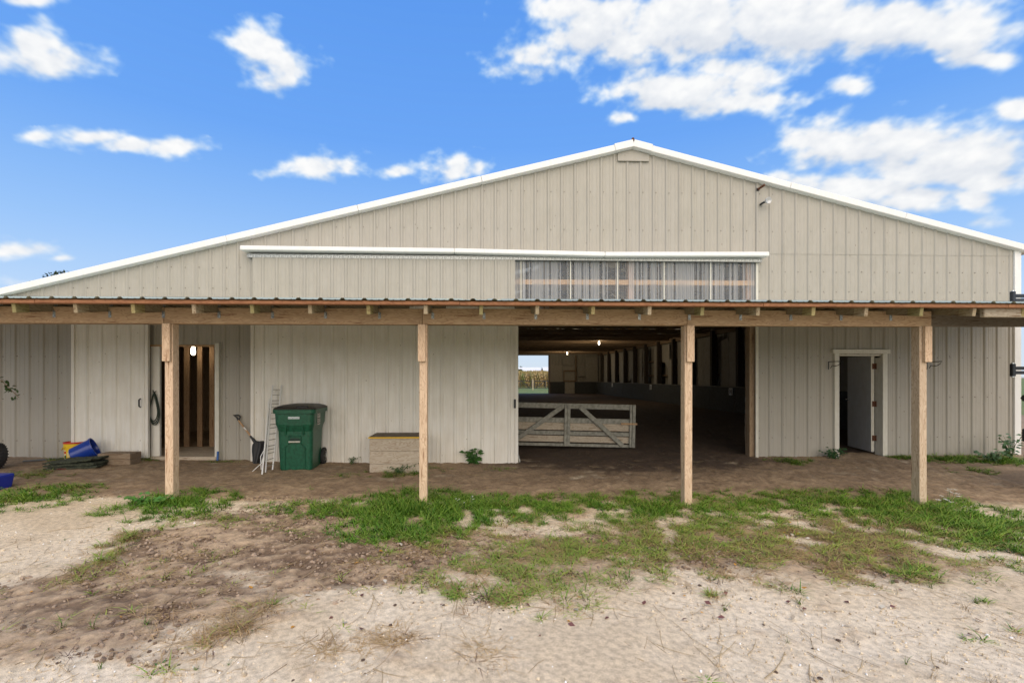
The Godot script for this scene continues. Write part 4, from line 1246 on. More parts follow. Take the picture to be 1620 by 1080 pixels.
func wire_shelf(label: String, b0: Vector3, b1: Vector3, t0: Vector3, t1: Vector3, step: float) -> Node3D:
	var t := thing("wire_shelf", label, "wire shelf", "white wire shelves leaning by the cart")
	var g := Geo.new()
	for q in [[b0, t0], [b1, t1]]:
		g = Geo.new()
		g.tube([q[0], q[1]], 0.012, 6)
		part(g, "rail", M.white, t)
	var dir := (t0 - b0)
	var k := 0.10
	while k < dir.length() - 0.01:
		g = Geo.new()
		var f := k / dir.length()
		g.tube([b0.lerp(t0, f), b1.lerp(t1, f)], 0.006, 5)
		part(g, "cross_wire", M.dull_wire, t)
		k += step * (1.0 if fmod(k, 0.4) < 0.28 else 0.6)
	return t

func make_clutter() -> void:
	var g := Geo.new()
	var y := 0.0
	# white wire shelves
	var a := wire_shelf("tall white wire shelf leaning on the sliding door beside the cart", Vector3(-3.176, -0.02, 1.0), Vector3(-3.165, -0.019, 0.77), Vector3(-3.41, 1.27, 0.17), Vector3(-3.276, 1.27, 0.15), 0.105)
	g = Geo.new()
	g.tube([Vector3(-3.385, 1.13, 0.27), Vector3(-3.36, 1.19, 0.24), Vector3(-3.33, 1.13, 0.25), Vector3(-3.30, 1.19, 0.21), Vector3(-3.265, 1.13, 0.22)], 0.005, 5)
	part(g, "scroll_wire", M.white, a)
	a = wire_shelf("shorter white wire shelf with a splayed foot standing before the tall one", Vector3(-3.163, -0.02, 1.14), Vector3(-3.19, -0.02, 1.08), Vector3(-3.407, 1.05, 0.30), Vector3(-3.40, 1.05, 0.25), 0.15)
	g = Geo.new()
	g.tube([Vector3(-3.384, -0.01, 0.98), Vector3(-3.22, 0.13, 1.02), Vector3(-3.21, 0.26, 0.96)], 0.006, 5)
	g.tube([Vector3(-3.21, 0.04, 1.06), Vector3(-3.25, 0.22, 0.99), Vector3(-3.23, 0.30, 0.93)], 0.006, 5)
	part(g, "foot", M.white, a)
	# snow shovel
	var t := thing("snow_shovel", "black plastic scoop shovel with wooden shaft and D grip leaning on the siding", "shovel")
	var top := Vector3(-4.05, 0.735, 0.05)
	var mid := Vector3(-3.72, 0.34, 0.13)
	g = Geo.new()
	g.tube([top + Vector3(0.03, -0.05, 0.01), mid], 0.015, 8)
	part(g, "shaft", M.girt_wood, t)
	g = Geo.new()
	g.box(top.lerp(mid, 0.48) + Vector3(0.001, 0.001, 0.014), Vector3(0.018, 0.07, 0.006), Basis(Vector3(0, 0, 1), deg_to_rad(40)))
	part(g, "sticker", M.white, t)
	g = Geo.new()
	g.tube([top + Vector3(0.03, -0.06, 0.01), top + Vector3(-0.005, 0.0, 0), top + Vector3(-0.055, 0.03, 0), top + Vector3(0.02, 0.035, 0.0), top + Vector3(0.055, 0.01, 0.0), top + Vector3(0.035, -0.05, 0.01)], 0.013, 6)
	part(g, "grip", M.black, t)
	g = Geo.new()
	g.tube([mid + Vector3(-0.075, 0.09, -0.015), mid + Vector3(0.03, -0.04, 0.01)], 0.022, 8, 0.028)
	part(g, "socket", M.black, t)
	g = Geo.new()
	var base := Vector3(-3.635, height(-3.6, 0.25), 0.25)
	for i in 10:                                    # dished scoop, narrow end down
		for j in 10:
			var p := []
			for q in [[0, 0], [1, 0], [1, 1], [0, 1]]:
				var u: float = (j + q[0]) / 10.0 * 2.0 - 1.0
				var w: float = (i + q[1]) / 10.0
				var half: float = lerpf(0.068, 0.118, smoothstep(0.0, 0.75, w)) * (1.0 if w < 0.8 else sqrt(maxf(0.02, 1.0 - pow((w - 0.8) / 0.2, 2) * 0.8)))
				p.append(base + Vector3(u * half, w * 0.355, -0.14 * w + 0.075 * (1.0 - u * u) - 0.012 * cos(u * 9.0)))
			g.quad(p[0], p[1], p[2], p[3], Vector3(0, 0.2, 1))
	part(g, "scoop", M.black, t)
	# storage box of wide boards with a yellow edged lid
	y = height(-1.27, 0.6) - 0.02
	t = thing("storage_box", "grey wooden storage box of wide boards with yellow edged lid behind a porch post", "storage box", "", Vector3(-1.265, y, 0.62))
	for q in [[0.0, 0.150], [0.153, 0.188], [0.344, 0.195]]:
		for f in 4:
			g = Geo.new()
			var tn := rng.randf_range(0.93, 1.0)
			g.col = Color(tn, tn, tn)
			var hy: float = q[0] + q[1] / 2
			if f < 2: g.box(Vector3(0, hy, 0.29 if f == 0 else -0.27), Vector3(0.775, q[1], 0.02), Basis(), 0.003)
			else: g.box(Vector3(-0.376 if f == 2 else 0.376, hy, 0.01), Vector3(0.02, q[1], 0.538), Basis(), 0.003)
			part(g, "board", M.box_board, t)
	g = Geo.new()
	g.box(Vector3(0, 0.553, 0.01), Vector3(0.81, 0.016, 0.61), Basis(), 0.004)
	var lid := part(g, "lid", mat(lin(0.17, 0.135, 0.10), 0.8, 0.0, M.wood_tex, Vector3(0.4, 2, 2)), t)
	g = Geo.new()
	g.box(Vector3(0, 0.551, 0.319), Vector3(0.812, 0.020, 0.008), Basis(), 0.002)
	part(g, "yellow_edge", mat(lin(0.66, 0.40, 0.02), 0.5), lid)
	# bits by the left hand doors
	y = height(-6.75, 0.3)
	t = thing("bucket", "yellow plastic bucket with a red rim and printed label beside the tub", "bucket", "", Vector3(-6.60, y, 0.17))
	var yel := mat(lin(0.78, 0.52, 0.015), 0.42)
	g = Geo.new()
	g.lathe([[0.0, 0.0], [0.125, 0.0], [0.132, 0.01], [0.142, 0.20], [0.147, 0.205], [0.147, 0.225], [0.144, 0.23], [0.146, 0.275], [0.136, 0.275], [0.12, 0.02], [0.0, 0.02]], 26)
	part(g, "body", yel, t)
	g = Geo.new()
	g.lathe([[0.146, 0.272], [0.152, 0.275], [0.152, 0.295], [0.140, 0.297], [0.138, 0.272]], 26)
	part(g, "rim", mat(lin(0.55, 0.03, 0.02), 0.45), t)
	g = Geo.new()
	g.tube([Vector3(-0.148, 0.215, 0.03), Vector3(-0.13, 0.17, 0.10), Vector3(-0.08, 0.205, 0.15), Vector3(-0.04, 0.23, 0.158)], 0.006, 5)
	part(g, "bail_handle", yel, t)
	for q in [[-0.45, 0.03, 0.17, lin(0.75, 0.70, 0.58)], [-0.42, 0.115, 0.155, lin(0.55, 0.03, 0.02)], [-0.40, 0.04, 0.09, lin(0.06, 0.12, 0.04)], [0.0, 0.06, 0.14, lin(0.72, 0.60, 0.25)]]:
		g = Geo.new()
		var lift := 0.0015 if q[1] < 0.035 else 0.003
		for k in 5:
			var t0: float = q[0] + k * 0.06 + PI / 2 - 0.12
			var t1 := t0 + 0.06
			var r0: float = 0.131 + 0.05 * q[1] + lift
			var r1: float = 0.131 + 0.05 * q[2] + lift
			g.quad(Vector3(-cos(t0) * r0, q[1], sin(t0) * r0), Vector3(-cos(t1) * r0, q[1], sin(t1) * r0), Vector3(-cos(t1) * r1, q[2], sin(t1) * r1), Vector3(-cos(t0) * r1, q[2], sin(t0) * r1), Vector3(0, 0, 1))
		part(g, "label_print", mat(q[3], 0.5), t)
	t = thing("tub", "blue plastic tub tipped on its side against the wooden step", "tub", "", Vector3(-6.29, height(-6.3, 0.35) + 0.17, 0.36))
	t.rotation = Vector3(-0.1, 0.40, deg_to_rad(-66))
	g = Geo.new()
	g.lathe([[0.0, -0.17], [0.115, -0.17], [0.128, -0.16], [0.158, 0.11], [0.168, 0.115], [0.170, 0.14], [0.158, 0.14], [0.150, 0.11], [0.12, -0.15], [0.0, -0.155]], 28)
	part(g, "shell", mat(lin(0.012, 0.045, 0.30), 0.3), t)
	y = height(-5.7, 0.5)
	t = thing("wooden_step", "weathered wooden step block beside the narrow sliding door", "step", "", Vector3(-5.70, y - 0.01, 0.43))
	for q in [[0.045, 0.09], [0.137, 0.09]]:
		g = Geo.new()
		g.box(Vector3(0.004 * q[0], q[0], 0), Vector3(0.50, q[1], 0.26), Basis(), 0.006)
		part(g, "timber", wood("x", lin(0.30, 0.235, 0.17), 0.9), t)
	# folded green rug
	t = thing("folded_blanket", "dark green blanket folded in layers on the dirt before the bucket", "blanket", "", Vector3(-6.08, height(-6.1, 0.72), 0.72))
	t.rotation.y = deg_to_rad(16)
	var fab := mat(lin(0.085, 0.10, 0.065), 0.95, 0.0, speckle(256, 71, 0.8, 0.7, 0.1), Vector3(6, 6, 6), bumps(0.08, 72, 4.0), 0.8)
	for L in 3:
		g = Geo.new()
		var n := 16
		var hgt := 0.010 + 0.040 * L
		for i in n:
			for j in n:
				var p := []; var b := []
				for q in [[0, 0], [1, 0], [1, 1], [0, 1]]:
					var u: float = (i + q[0]) / float(n) * 2 - 1
					var w: float = (j + q[1]) / float(n) * 2 - 1
					var edge := pow(maxf(absf(u), absf(w)), 8.0)
					var x := u * (0.32 - 0.012 * L) + 0.03 * sin(w * 2.0 + L) + w * -0.05
					var z := w * (0.25 - 0.01 * L) + 0.012 * sin(u * 5.0 + L)
					var h := hgt + 0.016 * fine.get_noise_2d(u * 7 + L * 9, w * 7) + (0.03 * u * u if L == 2 and u > 0 else 0.0)
					p.append(Vector3(x, h + 0.032 - 0.014 * edge, z)); b.append(Vector3(x, h - 0.008 + 0.006 * edge, z))
				g.quad(p[0], p[1], p[2], p[3], Vector3.UP)
				g.quad(b[0], b[1], b[2], b[3], Vector3.DOWN)
				if i == 0: g.quad(p[0], p[3], b[3], b[0], Vector3(-1, 0, 0))
				if i == n - 1: g.quad(p[1], p[2], b[2], b[1], Vector3(1, 0, 0))
				if j == 0: g.quad(p[0], p[1], b[1], b[0], Vector3(0, 0, -1))
				if j == n - 1: g.quad(p[3], p[2], b[2], b[3], Vector3(0, 0, 1))
		part(g, "fold", fab, t)
	g = Geo.new()
	g.bar(Vector3(-0.25, 0.012, 0.235), Vector3(0.28, 0.012, 0.225), 0.02, 0.012)
	part(g, "red_binding", mat(lin(0.12, 0.02, 0.018), 0.9), t)
	# tire, blue container and a flat bar at the far end
	y = height(-7.2, 0.9)
	t = thing("tire", "black rubber tire on a dark rim standing on the grass by the siding", "tire", "", Vector3(-7.13, y + 0.185, 0.95))
	var xf := Transform3D(Basis(Vector3(1, 0, 0), deg_to_rad(82)) * Basis(Vector3(0, 0, 1), 0.3), Vector3.ZERO)
	g = Geo.new()
	g.lathe([[0.10, -0.055], [0.15, -0.07], [0.18, -0.055], [0.19, -0.03], [0.19, 0.03], [0.18, 0.055], [0.15, 0.07], [0.10, 0.055]], 28, xf)
	for k in 26:
		for s in [-1.0, 1.0]: g.bar(xf * Vector3(cos(k * TAU / 26) * 0.188, s * 0.004, sin(k * TAU / 26) * 0.188), xf * Vector3(cos(k * TAU / 26 + 0.1) * 0.183, s * 0.06, sin(k * TAU / 26 + 0.1) * 0.183), 0.014, 0.014)
	part(g, "tread", M.rubber, t)
	g = Geo.new()
	g.lathe([[0.0, -0.02], [0.03, -0.02], [0.06, 0.0], [0.10, 0.03], [0.105, 0.055], [0.105, -0.055]], 20, xf)
	part(g, "rim", mat(lin(0.06, 0.06, 0.06), 0.5, 0.4), t)
	t = thing("plastic_bin", "bright blue plastic bin with an upright corner in the grass", "bin", "", Vector3(-6.08, height(-6.08, 2.23) - 0.01, 2.23))
	var blue := mat(lin(0.008, 0.03, 0.36), 0.35)
	g = Geo.new()
	g.loft([[0.0, 0.22, 0.16, 0.03, 0], [0.02, 0.23, 0.17, 0.03, 0], [0.16, 0.25, 0.185, 0.03, 0], [0.18, 0.245, 0.18, 0.03, 0]])
	part(g, "body", blue, t)
	g = Geo.new()
	g.box(Vector3(-0.02, 0.27, -0.02), Vector3(0.36, 0.20, 0.24), Basis(), 0.02)
	g.v = Transform3D(Basis(), Vector3(-0.25, 0, 0)) * g.v
	part(g, "raised_back", blue, t)
	g = Geo.new()
	g.bar(Vector3(-7.2, height(-7.2, 0.3) + 0.015, 0.42), Vector3(-6.8, height(-6.8, 0.2) + 0.02, 0.16), 0.07, 0.02, Vector3.UP, 0.004)
	single(g, "metal_strip", mat(lin(0.16, 0.17, 0.18), 0.4, 0.5), "flat dark metal strip lying at the foot of the beige siding", "metal strip")
	# hose on the jamb
	t = thing("garden_hose", "dark green hose looped over a hook on the small doorway jamb", "hose")
	for k in 3:
		g = Geo.new()
		var pts := []
		for i in 29:
			var an := TAU * i / 28.0
			pts.append(Vector3(-5.415 + sin(an) * (0.082 - k * 0.008), 0.80 + k * 0.012 - cos(an) * (0.19 - k * 0.02) + (0.16 * maxf(0, -cos(an)) * (1.0 - absf(sin(an)))), 0.03 + 0.014 * k))
		g.tube(pts, 0.009, 6)
		part(g, "loop", mat(lin(0.018, 0.035, 0.022), 0.5), t)
	g = Geo.new()
	g.tube([Vector3(-5.415, 1.17, -0.01), Vector3(-5.415, 1.15, 0.06), Vector3(-5.415, 1.19, 0.07)], 0.008, 6)
	part(g, "hook", M.black, t)
	g = Geo.new()
	g.tube([Vector3(-4.345, 0.02, 0.10), Vector3(-4.345, 0.17, 0.085)], 0.018, 8)
	single(g, "blue_tube", mat(lin(0.02, 0.10, 0.34), 0.4), "short blue plastic tube standing at the foot of the doorway jamb", "tube")
	# black scroll hangers
	for q in [[6.12, "black scroll bracket on the siding beside the cream door frame"], [7.89, "black scroll bracket on the siding behind the greyed porch post"]]:
		t = thing("plant_hanger", q[1], "bracket", "black scroll brackets", Vector3(q[0], 1.61, 0.022))
		g = Geo.new()
		g.tube([Vector3(0, 0.07, 0.01), Vector3(0, -0.07, 0.01)], 0.008, 6)
		part(g, "back_bar", M.black, t)
		g = Geo.new()
		g.tube([Vector3(0, 0.066, 0.01), Vector3(0.06, 0.066, 0.12), Vector3(0.09, 0.066, 0.20)], 0.007, 6)
		part(g, "arm", M.black, t)
		g = Geo.new()
		var pts := []
		for i in 22:
			var an := i / 21.0
			pts.append(Vector3(0.008 + 0.07 * an, -0.05 + 0.09 * an + 0.022 * sin(an * TAU), 0.02 + 0.15 * an + 0.022 * cos(an * TAU)))
		g.tube(pts, 0.006, 5)
		part(g, "scroll", M.black, t)
	# fittings high on the gable
	t = thing("security_camera", "small dark camera under the roof edge of the gable", "camera", "", Vector3(4.86, 4.67, 0.02))
	g = Geo.new()
	g.box(Vector3(0, 0, 0.01), Vector3(0.05, 0.05, 0.02), Basis(), 0.004)
	part(g, "mount", M.black, t)
	g = Geo.new()
	g.tube([Vector3(0, 0, 0.02), Vector3(0.05, 0.035, 0.13)], 0.02, 8)
	part(g, "housing", M.rust, t)
	t = thing("flood_light", "grey round flood light on the upper gable wall", "light", "", Vector3(4.95, 4.43, 0.02))
	g = Geo.new()
	g.tube([Vector3(-0.04, -0.02, 0.0), Vector3(-0.03, -0.01, 0.06), Vector3(0.01, 0.01, 0.08)], 0.018, 7)
	part(g, "arm", M.black, t)
	g = Geo.new()
	g.lathe([[0.0, -0.05], [0.025, -0.05], [0.045, 0.0], [0.055, 0.05], [0.05, 0.055], [0.0, 0.045]], 14, Transform3D(Basis(Vector3(1, 0, 0), deg_to_rad(100)), Vector3(0.02, 0.01, 0.10)))
	part(g, "lamp_head", mat(lin(0.5, 0.5, 0.5), 0.35, 0.3), t)
	# the rail of a parked trailer at the right end of the porch
	t = thing("trailer_rail", "black steel trailer rail with bracket arms and a red tail light", "trailer", "", Vector3(7.54, height(7.5, 2.0) - 0.02, 2.0))
	g = Geo.new()
	g.box(Vector3(0, 1.36, 0), Vector3(0.08, 2.72, 0.08), Basis(), 0.006)
	part(g, "upright", M.black_steel, t)
	for y2 in [2.47, 1.49]:
		g = Geo.new()
		g.box(Vector3(-0.16, y2 + 0.185, 0), Vector3(0.25, 0.045, 0.05), Basis(), 0.004)
		g.box(Vector3(-0.16, y2 + 0.125, 0), Vector3(0.25, 0.045, 0.05), Basis(), 0.004)
		g.box(Vector3(-0.295, y2 + 0.16, 0), Vector3(0.045, 0.17, 0.05), Basis(), 0.006)
		var br := part(g, "bracket_arm", M.black_steel, t)
		g = Geo.new()
		for s in [-1.0, 1.0]: g.tube([Vector3(-0.295, y2 + 0.16 + s * 0.085, 0), Vector3(-0.295, y2 + 0.16 + s * 0.097, 0)], 0.018, 8)
		part(g, "bolt", M.chrome, br)
	g = Geo.new()
	g.lathe([[0.0, -0.05], [0.035, -0.04], [0.055, 0.0], [0.035, 0.04], [0.0, 0.05]], 14, Transform3D(Basis(), Vector3(-0.14, 1.27, 0.03)))
	part(g, "rubber_stop", M.rubber, t)
	g = Geo.new()
	g.box(Vector3(-0.13, 0.77, 0.03), Vector3(0.09, 0.17, 0.06), Basis(), 0.01)
	var tl := part(g, "tail_light", M.black_steel, t)
	g = Geo.new()
	g.box(Vector3(-0.118, 0.77, 0.062), Vector3(0.05, 0.11, 0.02), Basis(), 0.006)
	part(g, "lens", M.red_lens, tl)
	g = Geo.new()
	g.box(Vector3(0.5, 0.45, 0), Vector3(1.2, 0.1, 0.08), Basis(), 0.006)
	g.box(Vector3(0.5, 0.2, 0), Vector3(0.1, 0.5, 0.08), Basis(), 0.006)
	part(g, "bumper", M.black_steel, t)

func leafy(called: String, label: String, category: String, at: Vector3, tall: float, spread: float, stems: int, leaf_long: float, k: Color, group := "", lean := Vector3.ZERO) -> Node3D:
	var t := thing(called, label, category, group, at)
	var st := Geo.new()
	var lv := Geo.new()
	for i in stems:
		var a := rng.randf() * TAU
		var top := Vector3(cos(a) * spread * rng.randf_range(0.3, 1.0), tall * rng.randf_range(0.55, 1.0), sin(a) * spread * 0.5 * rng.randf_range(0.2, 1.0)) + lean
		var mid := top * Vector3(0.35, 0.6, 0.35)
		var pts := [Vector3(rng.randf_range(-0.02, 0.02), -0.01, rng.randf_range(-0.02, 0.02)), mid, top]
		st.tube(pts, 0.005, 5, 0.002)
		for j in 9:
			var f := 0.25 + 0.75 * j / 8.0
			var p: Vector3 = pts[0].lerp(mid, f * 2) if f < 0.5 else mid.lerp(top, f * 2 - 1)
			var b := rng.randf() * TAU
			var d := Vector3(cos(b), rng.randf_range(-0.55, 0.25), sin(b) * 0.8 + 0.3).normalized()
			var tone := rng.randf_range(0.7, 1.3)
			lv.col = Color(tone, tone, tone)
			leaf(lv, p + d * 0.012, d, (Vector3.UP + Vector3(0, 0, 0.8)).normalized(), leaf_long * rng.randf_range(0.65, 1.2), leaf_long * rng.randf_range(0.5, 0.75))
	part(st, "stem", mat(lin(0.09, 0.13, 0.04), 0.7), t)
	part(lv, "leaves", leaf_mat(k, lin(0.07, 0.13, 0.02)), t)
	return t

func make_plants() -> void:
	var green := lin(0.045, 0.135, 0.022)
	leafy("leafy_weed", "heart leaved green weed climbing at the foot of the sliding door", "weed", Vector3(-0.06, height(-0.06, 0.2), 0.21), 0.27, 0.20, 6, 0.105, green)
	leafy("leafy_weed", "low sprawling weed before the grey storage box", "weed", Vector3(-1.18, height(-1.2, 1.0), 0.99), 0.17, 0.30, 8, 0.035, lin(0.05, 0.11, 0.03))
	leafy("leafy_weed", "dense dark leaved weed at the foot of the cream door frame", "weed", Vector3(6.08, height(6.1, 0.2), 0.2), 0.20, 0.26, 11, 0.06, lin(0.03, 0.10, 0.03))
	leafy("leafy_weed", "tall thin weed with pale leaves at the barn corner", "weed", Vector3(8.95, height(9.0, 0.4), 0.45), 0.52, 0.25, 8, 0.085, lin(0.08, 0.17, 0.06))
	leafy("leafy_weed", "low spreading weed beside the tall thin one", "weed", Vector3(8.55, height(8.5, 0.4), 0.5), 0.22, 0.3, 9, 0.07, lin(0.10, 0.19, 0.08))
	leafy("leafy_weed", "broad leaved weed around the peeled porch post nearest the blanket", "weed", Vector3(-3.66, height(-3.7, 2.85), 2.86), 0.14, 0.30, 12, 0.07, lin(0.07, 0.20, 0.03))
	leafy("leafy_weed", "small weed between the cart and the storage box", "weed", Vector3(-2.1, height(-2.1, 0.25), 0.24), 0.13, 0.16, 5, 0.03, lin(0.05, 0.12, 0.03))
	# a shrub whose branch reaches in front of the siding
	var t := thing("shrub", "leafy shrub with a long branch hanging before the beige siding", "shrub", "", Vector3(-7.75, height(-7.7, 0.75), 0.75))
	var g := Geo.new()
	var lv := Geo.new()
	for q in [[Vector3(0, -0.05, 0), Vector3(0.1, 0.9, 0.02), Vector3(0.35, 1.35, 0.05), Vector3(0.58, 1.28, 0.05), Vector3(0.83, 1.03, 0.05)], [Vector3(0.02, -0.05, 0), Vector3(-0.1, 0.8, 0.1), Vector3(0.0, 1.6, 0.1)], [Vector3(0, -0.05, 0), Vector3(-0.3, 0.7, 0), Vector3(-0.45, 1.3, 0.1)]]:
		g.tube(q, 0.014, 6, 0.004)
		for i in q.size() - 1:
			for k in 22:
				if q[i].y < 0.4 and k < 14: continue
				var p: Vector3 = q[i].lerp(q[i + 1], rng.randf()) + Vector3(rng.randf_range(-0.04, 0.04), rng.randf_range(-0.06, 0.05), rng.randf_range(-0.04, 0.04))
				var d := Vector3(rng.randf_range(-0.4, 1), rng.randf_range(-0.8, 0.2), rng.randf_range(-0.6, 0.6)).normalized()
				var tone := rng.randf_range(0.6, 1.4)
				lv.col = Color(tone, tone, tone * 0.9)
				leaf(lv, p, d, Vector3(0, 0.8, 0.6), rng.randf_range(0.05, 0.09), rng.randf_range(0.025, 0.04))
	part(g, "branch", M.dark_wood_y, t)
	part(lv, "leaves", leaf_mat(lin(0.05, 0.095, 0.02), lin(0.06, 0.09, 0.02)), t)
	# white flowers in the grass
	for q in [[5.70, 2.62, 9, "white yarrow flower heads in the grass by the greyed porch post"], [5.28, 2.95, 4, "few white flower heads low in the grass before the greyed porch post"], [-0.12, 2.82, 7, "tiny white flowers in the grass beside a porch post"]]:
		var f := thing("white_flowers", q[3], "flowers", "white wildflowers in the grass", Vector3(q[0], height(q[0], q[1]), q[1]))
		g = Geo.new()
		var small: bool = q[0] < 0
		for k in q[2]:
			var top := Vector3(rng.randf_range(-0.16, 0.16), rng.randf_range(0.10, 0.2) * (0.7 if small else 1.0), rng.randf_range(-0.1, 0.1))
			g.tube([Vector3(top.x * 0.5, 0, top.z * 0.5), top], 0.002, 4)
			var h := Geo.new()
			for j in 12:
				var c := top + Vector3(rng.randf_range(-1, 1), rng.randf_range(-0.1, 0.25), rng.randf_range(-1, 1)) * (0.008 if small else 0.02)
				for w in 2:
					var r := 0.005 if small else 0.008
					var an := w * 0.8
					h.quad(c + Vector3(cos(an), 0, sin(an)) * r, c + Vector3(-sin(an), 0.002, cos(an)) * r, c - Vector3(cos(an), 0, sin(an)) * r, c + Vector3(sin(an), 0.002, -cos(an)) * r, Vector3.UP)
			part(h, "flower_head", mat(lin(0.78, 0.78, 0.72), 0.7), f)
		part(g, "stem", mat(lin(0.09, 0.15, 0.05), 0.7), f)

# ---- beyond the barn -------------------------------------------------------------------------------------------
func tree(label: String, at: Vector3, tall: float, wide: float, k: Color, group: String, leaves: int, size: float) -> void:
	var t := thing("tree", label, "tree", group, at)
	var g := Geo.new()
	g.tube([Vector3(0, -0.3, 0), Vector3(0.1, tall * 0.3, 0), Vector3(-0.05, tall * 0.55, 0.1), Vector3(0, tall * 0.85, 0)], tall * 0.028, 8, tall * 0.006)
	var clumps := []
	for i in 16:
		var a := rng.randf() * TAU
		var h := rng.randf_range(0.32, 0.93)
		var r: float = wide * sqrt(maxf(0.05, 1.0 - pow((h - 0.55) / 0.45, 2))) * rng.randf_range(0.35, 0.85)
		var c := Vector3(cos(a) * r, h * tall, sin(a) * r)
		clumps.append([c, wide * rng.randf_range(0.24, 0.42)])
		g.tube([Vector3(0, c.y - tall * 0.14, 0), c * Vector3(0.5, 1, 0.5) - Vector3(0, tall * 0.05, 0), c], tall * 0.011, 5, tall * 0.002)
	part(g, "trunk", M.dark_wood_y, t)
	g = Geo.new()
	for i in leaves:
		var q: Array = clumps[rng.randi() % clumps.size()]
		var u: Vector3 = Vector3(rng.randfn(), rng.randfn(), rng.randfn()).normalized() * pow(rng.randf(), 0.45) * q[1]
		u.y *= 0.75
		var d := Vector3(rng.randf_range(-1, 1), rng.randf_range(-0.8, 0.5), rng.randf_range(-1, 1)).normalized()
		var tone := rng.randf_range(0.65, 1.35)
		g.col = Color(tone, tone, tone * 0.9)
		leaf(g, q[0] + u, d, Vector3(rng.randf_range(-0.5, 0.5), 1, rng.randf_range(-0.5, 0.5)).normalized(), size * rng.randf_range(0.7, 1.3), size * 0.6)
	part(g, "crown", leaf_mat(k, lin(0.04, 0.07, 0.015)), t)

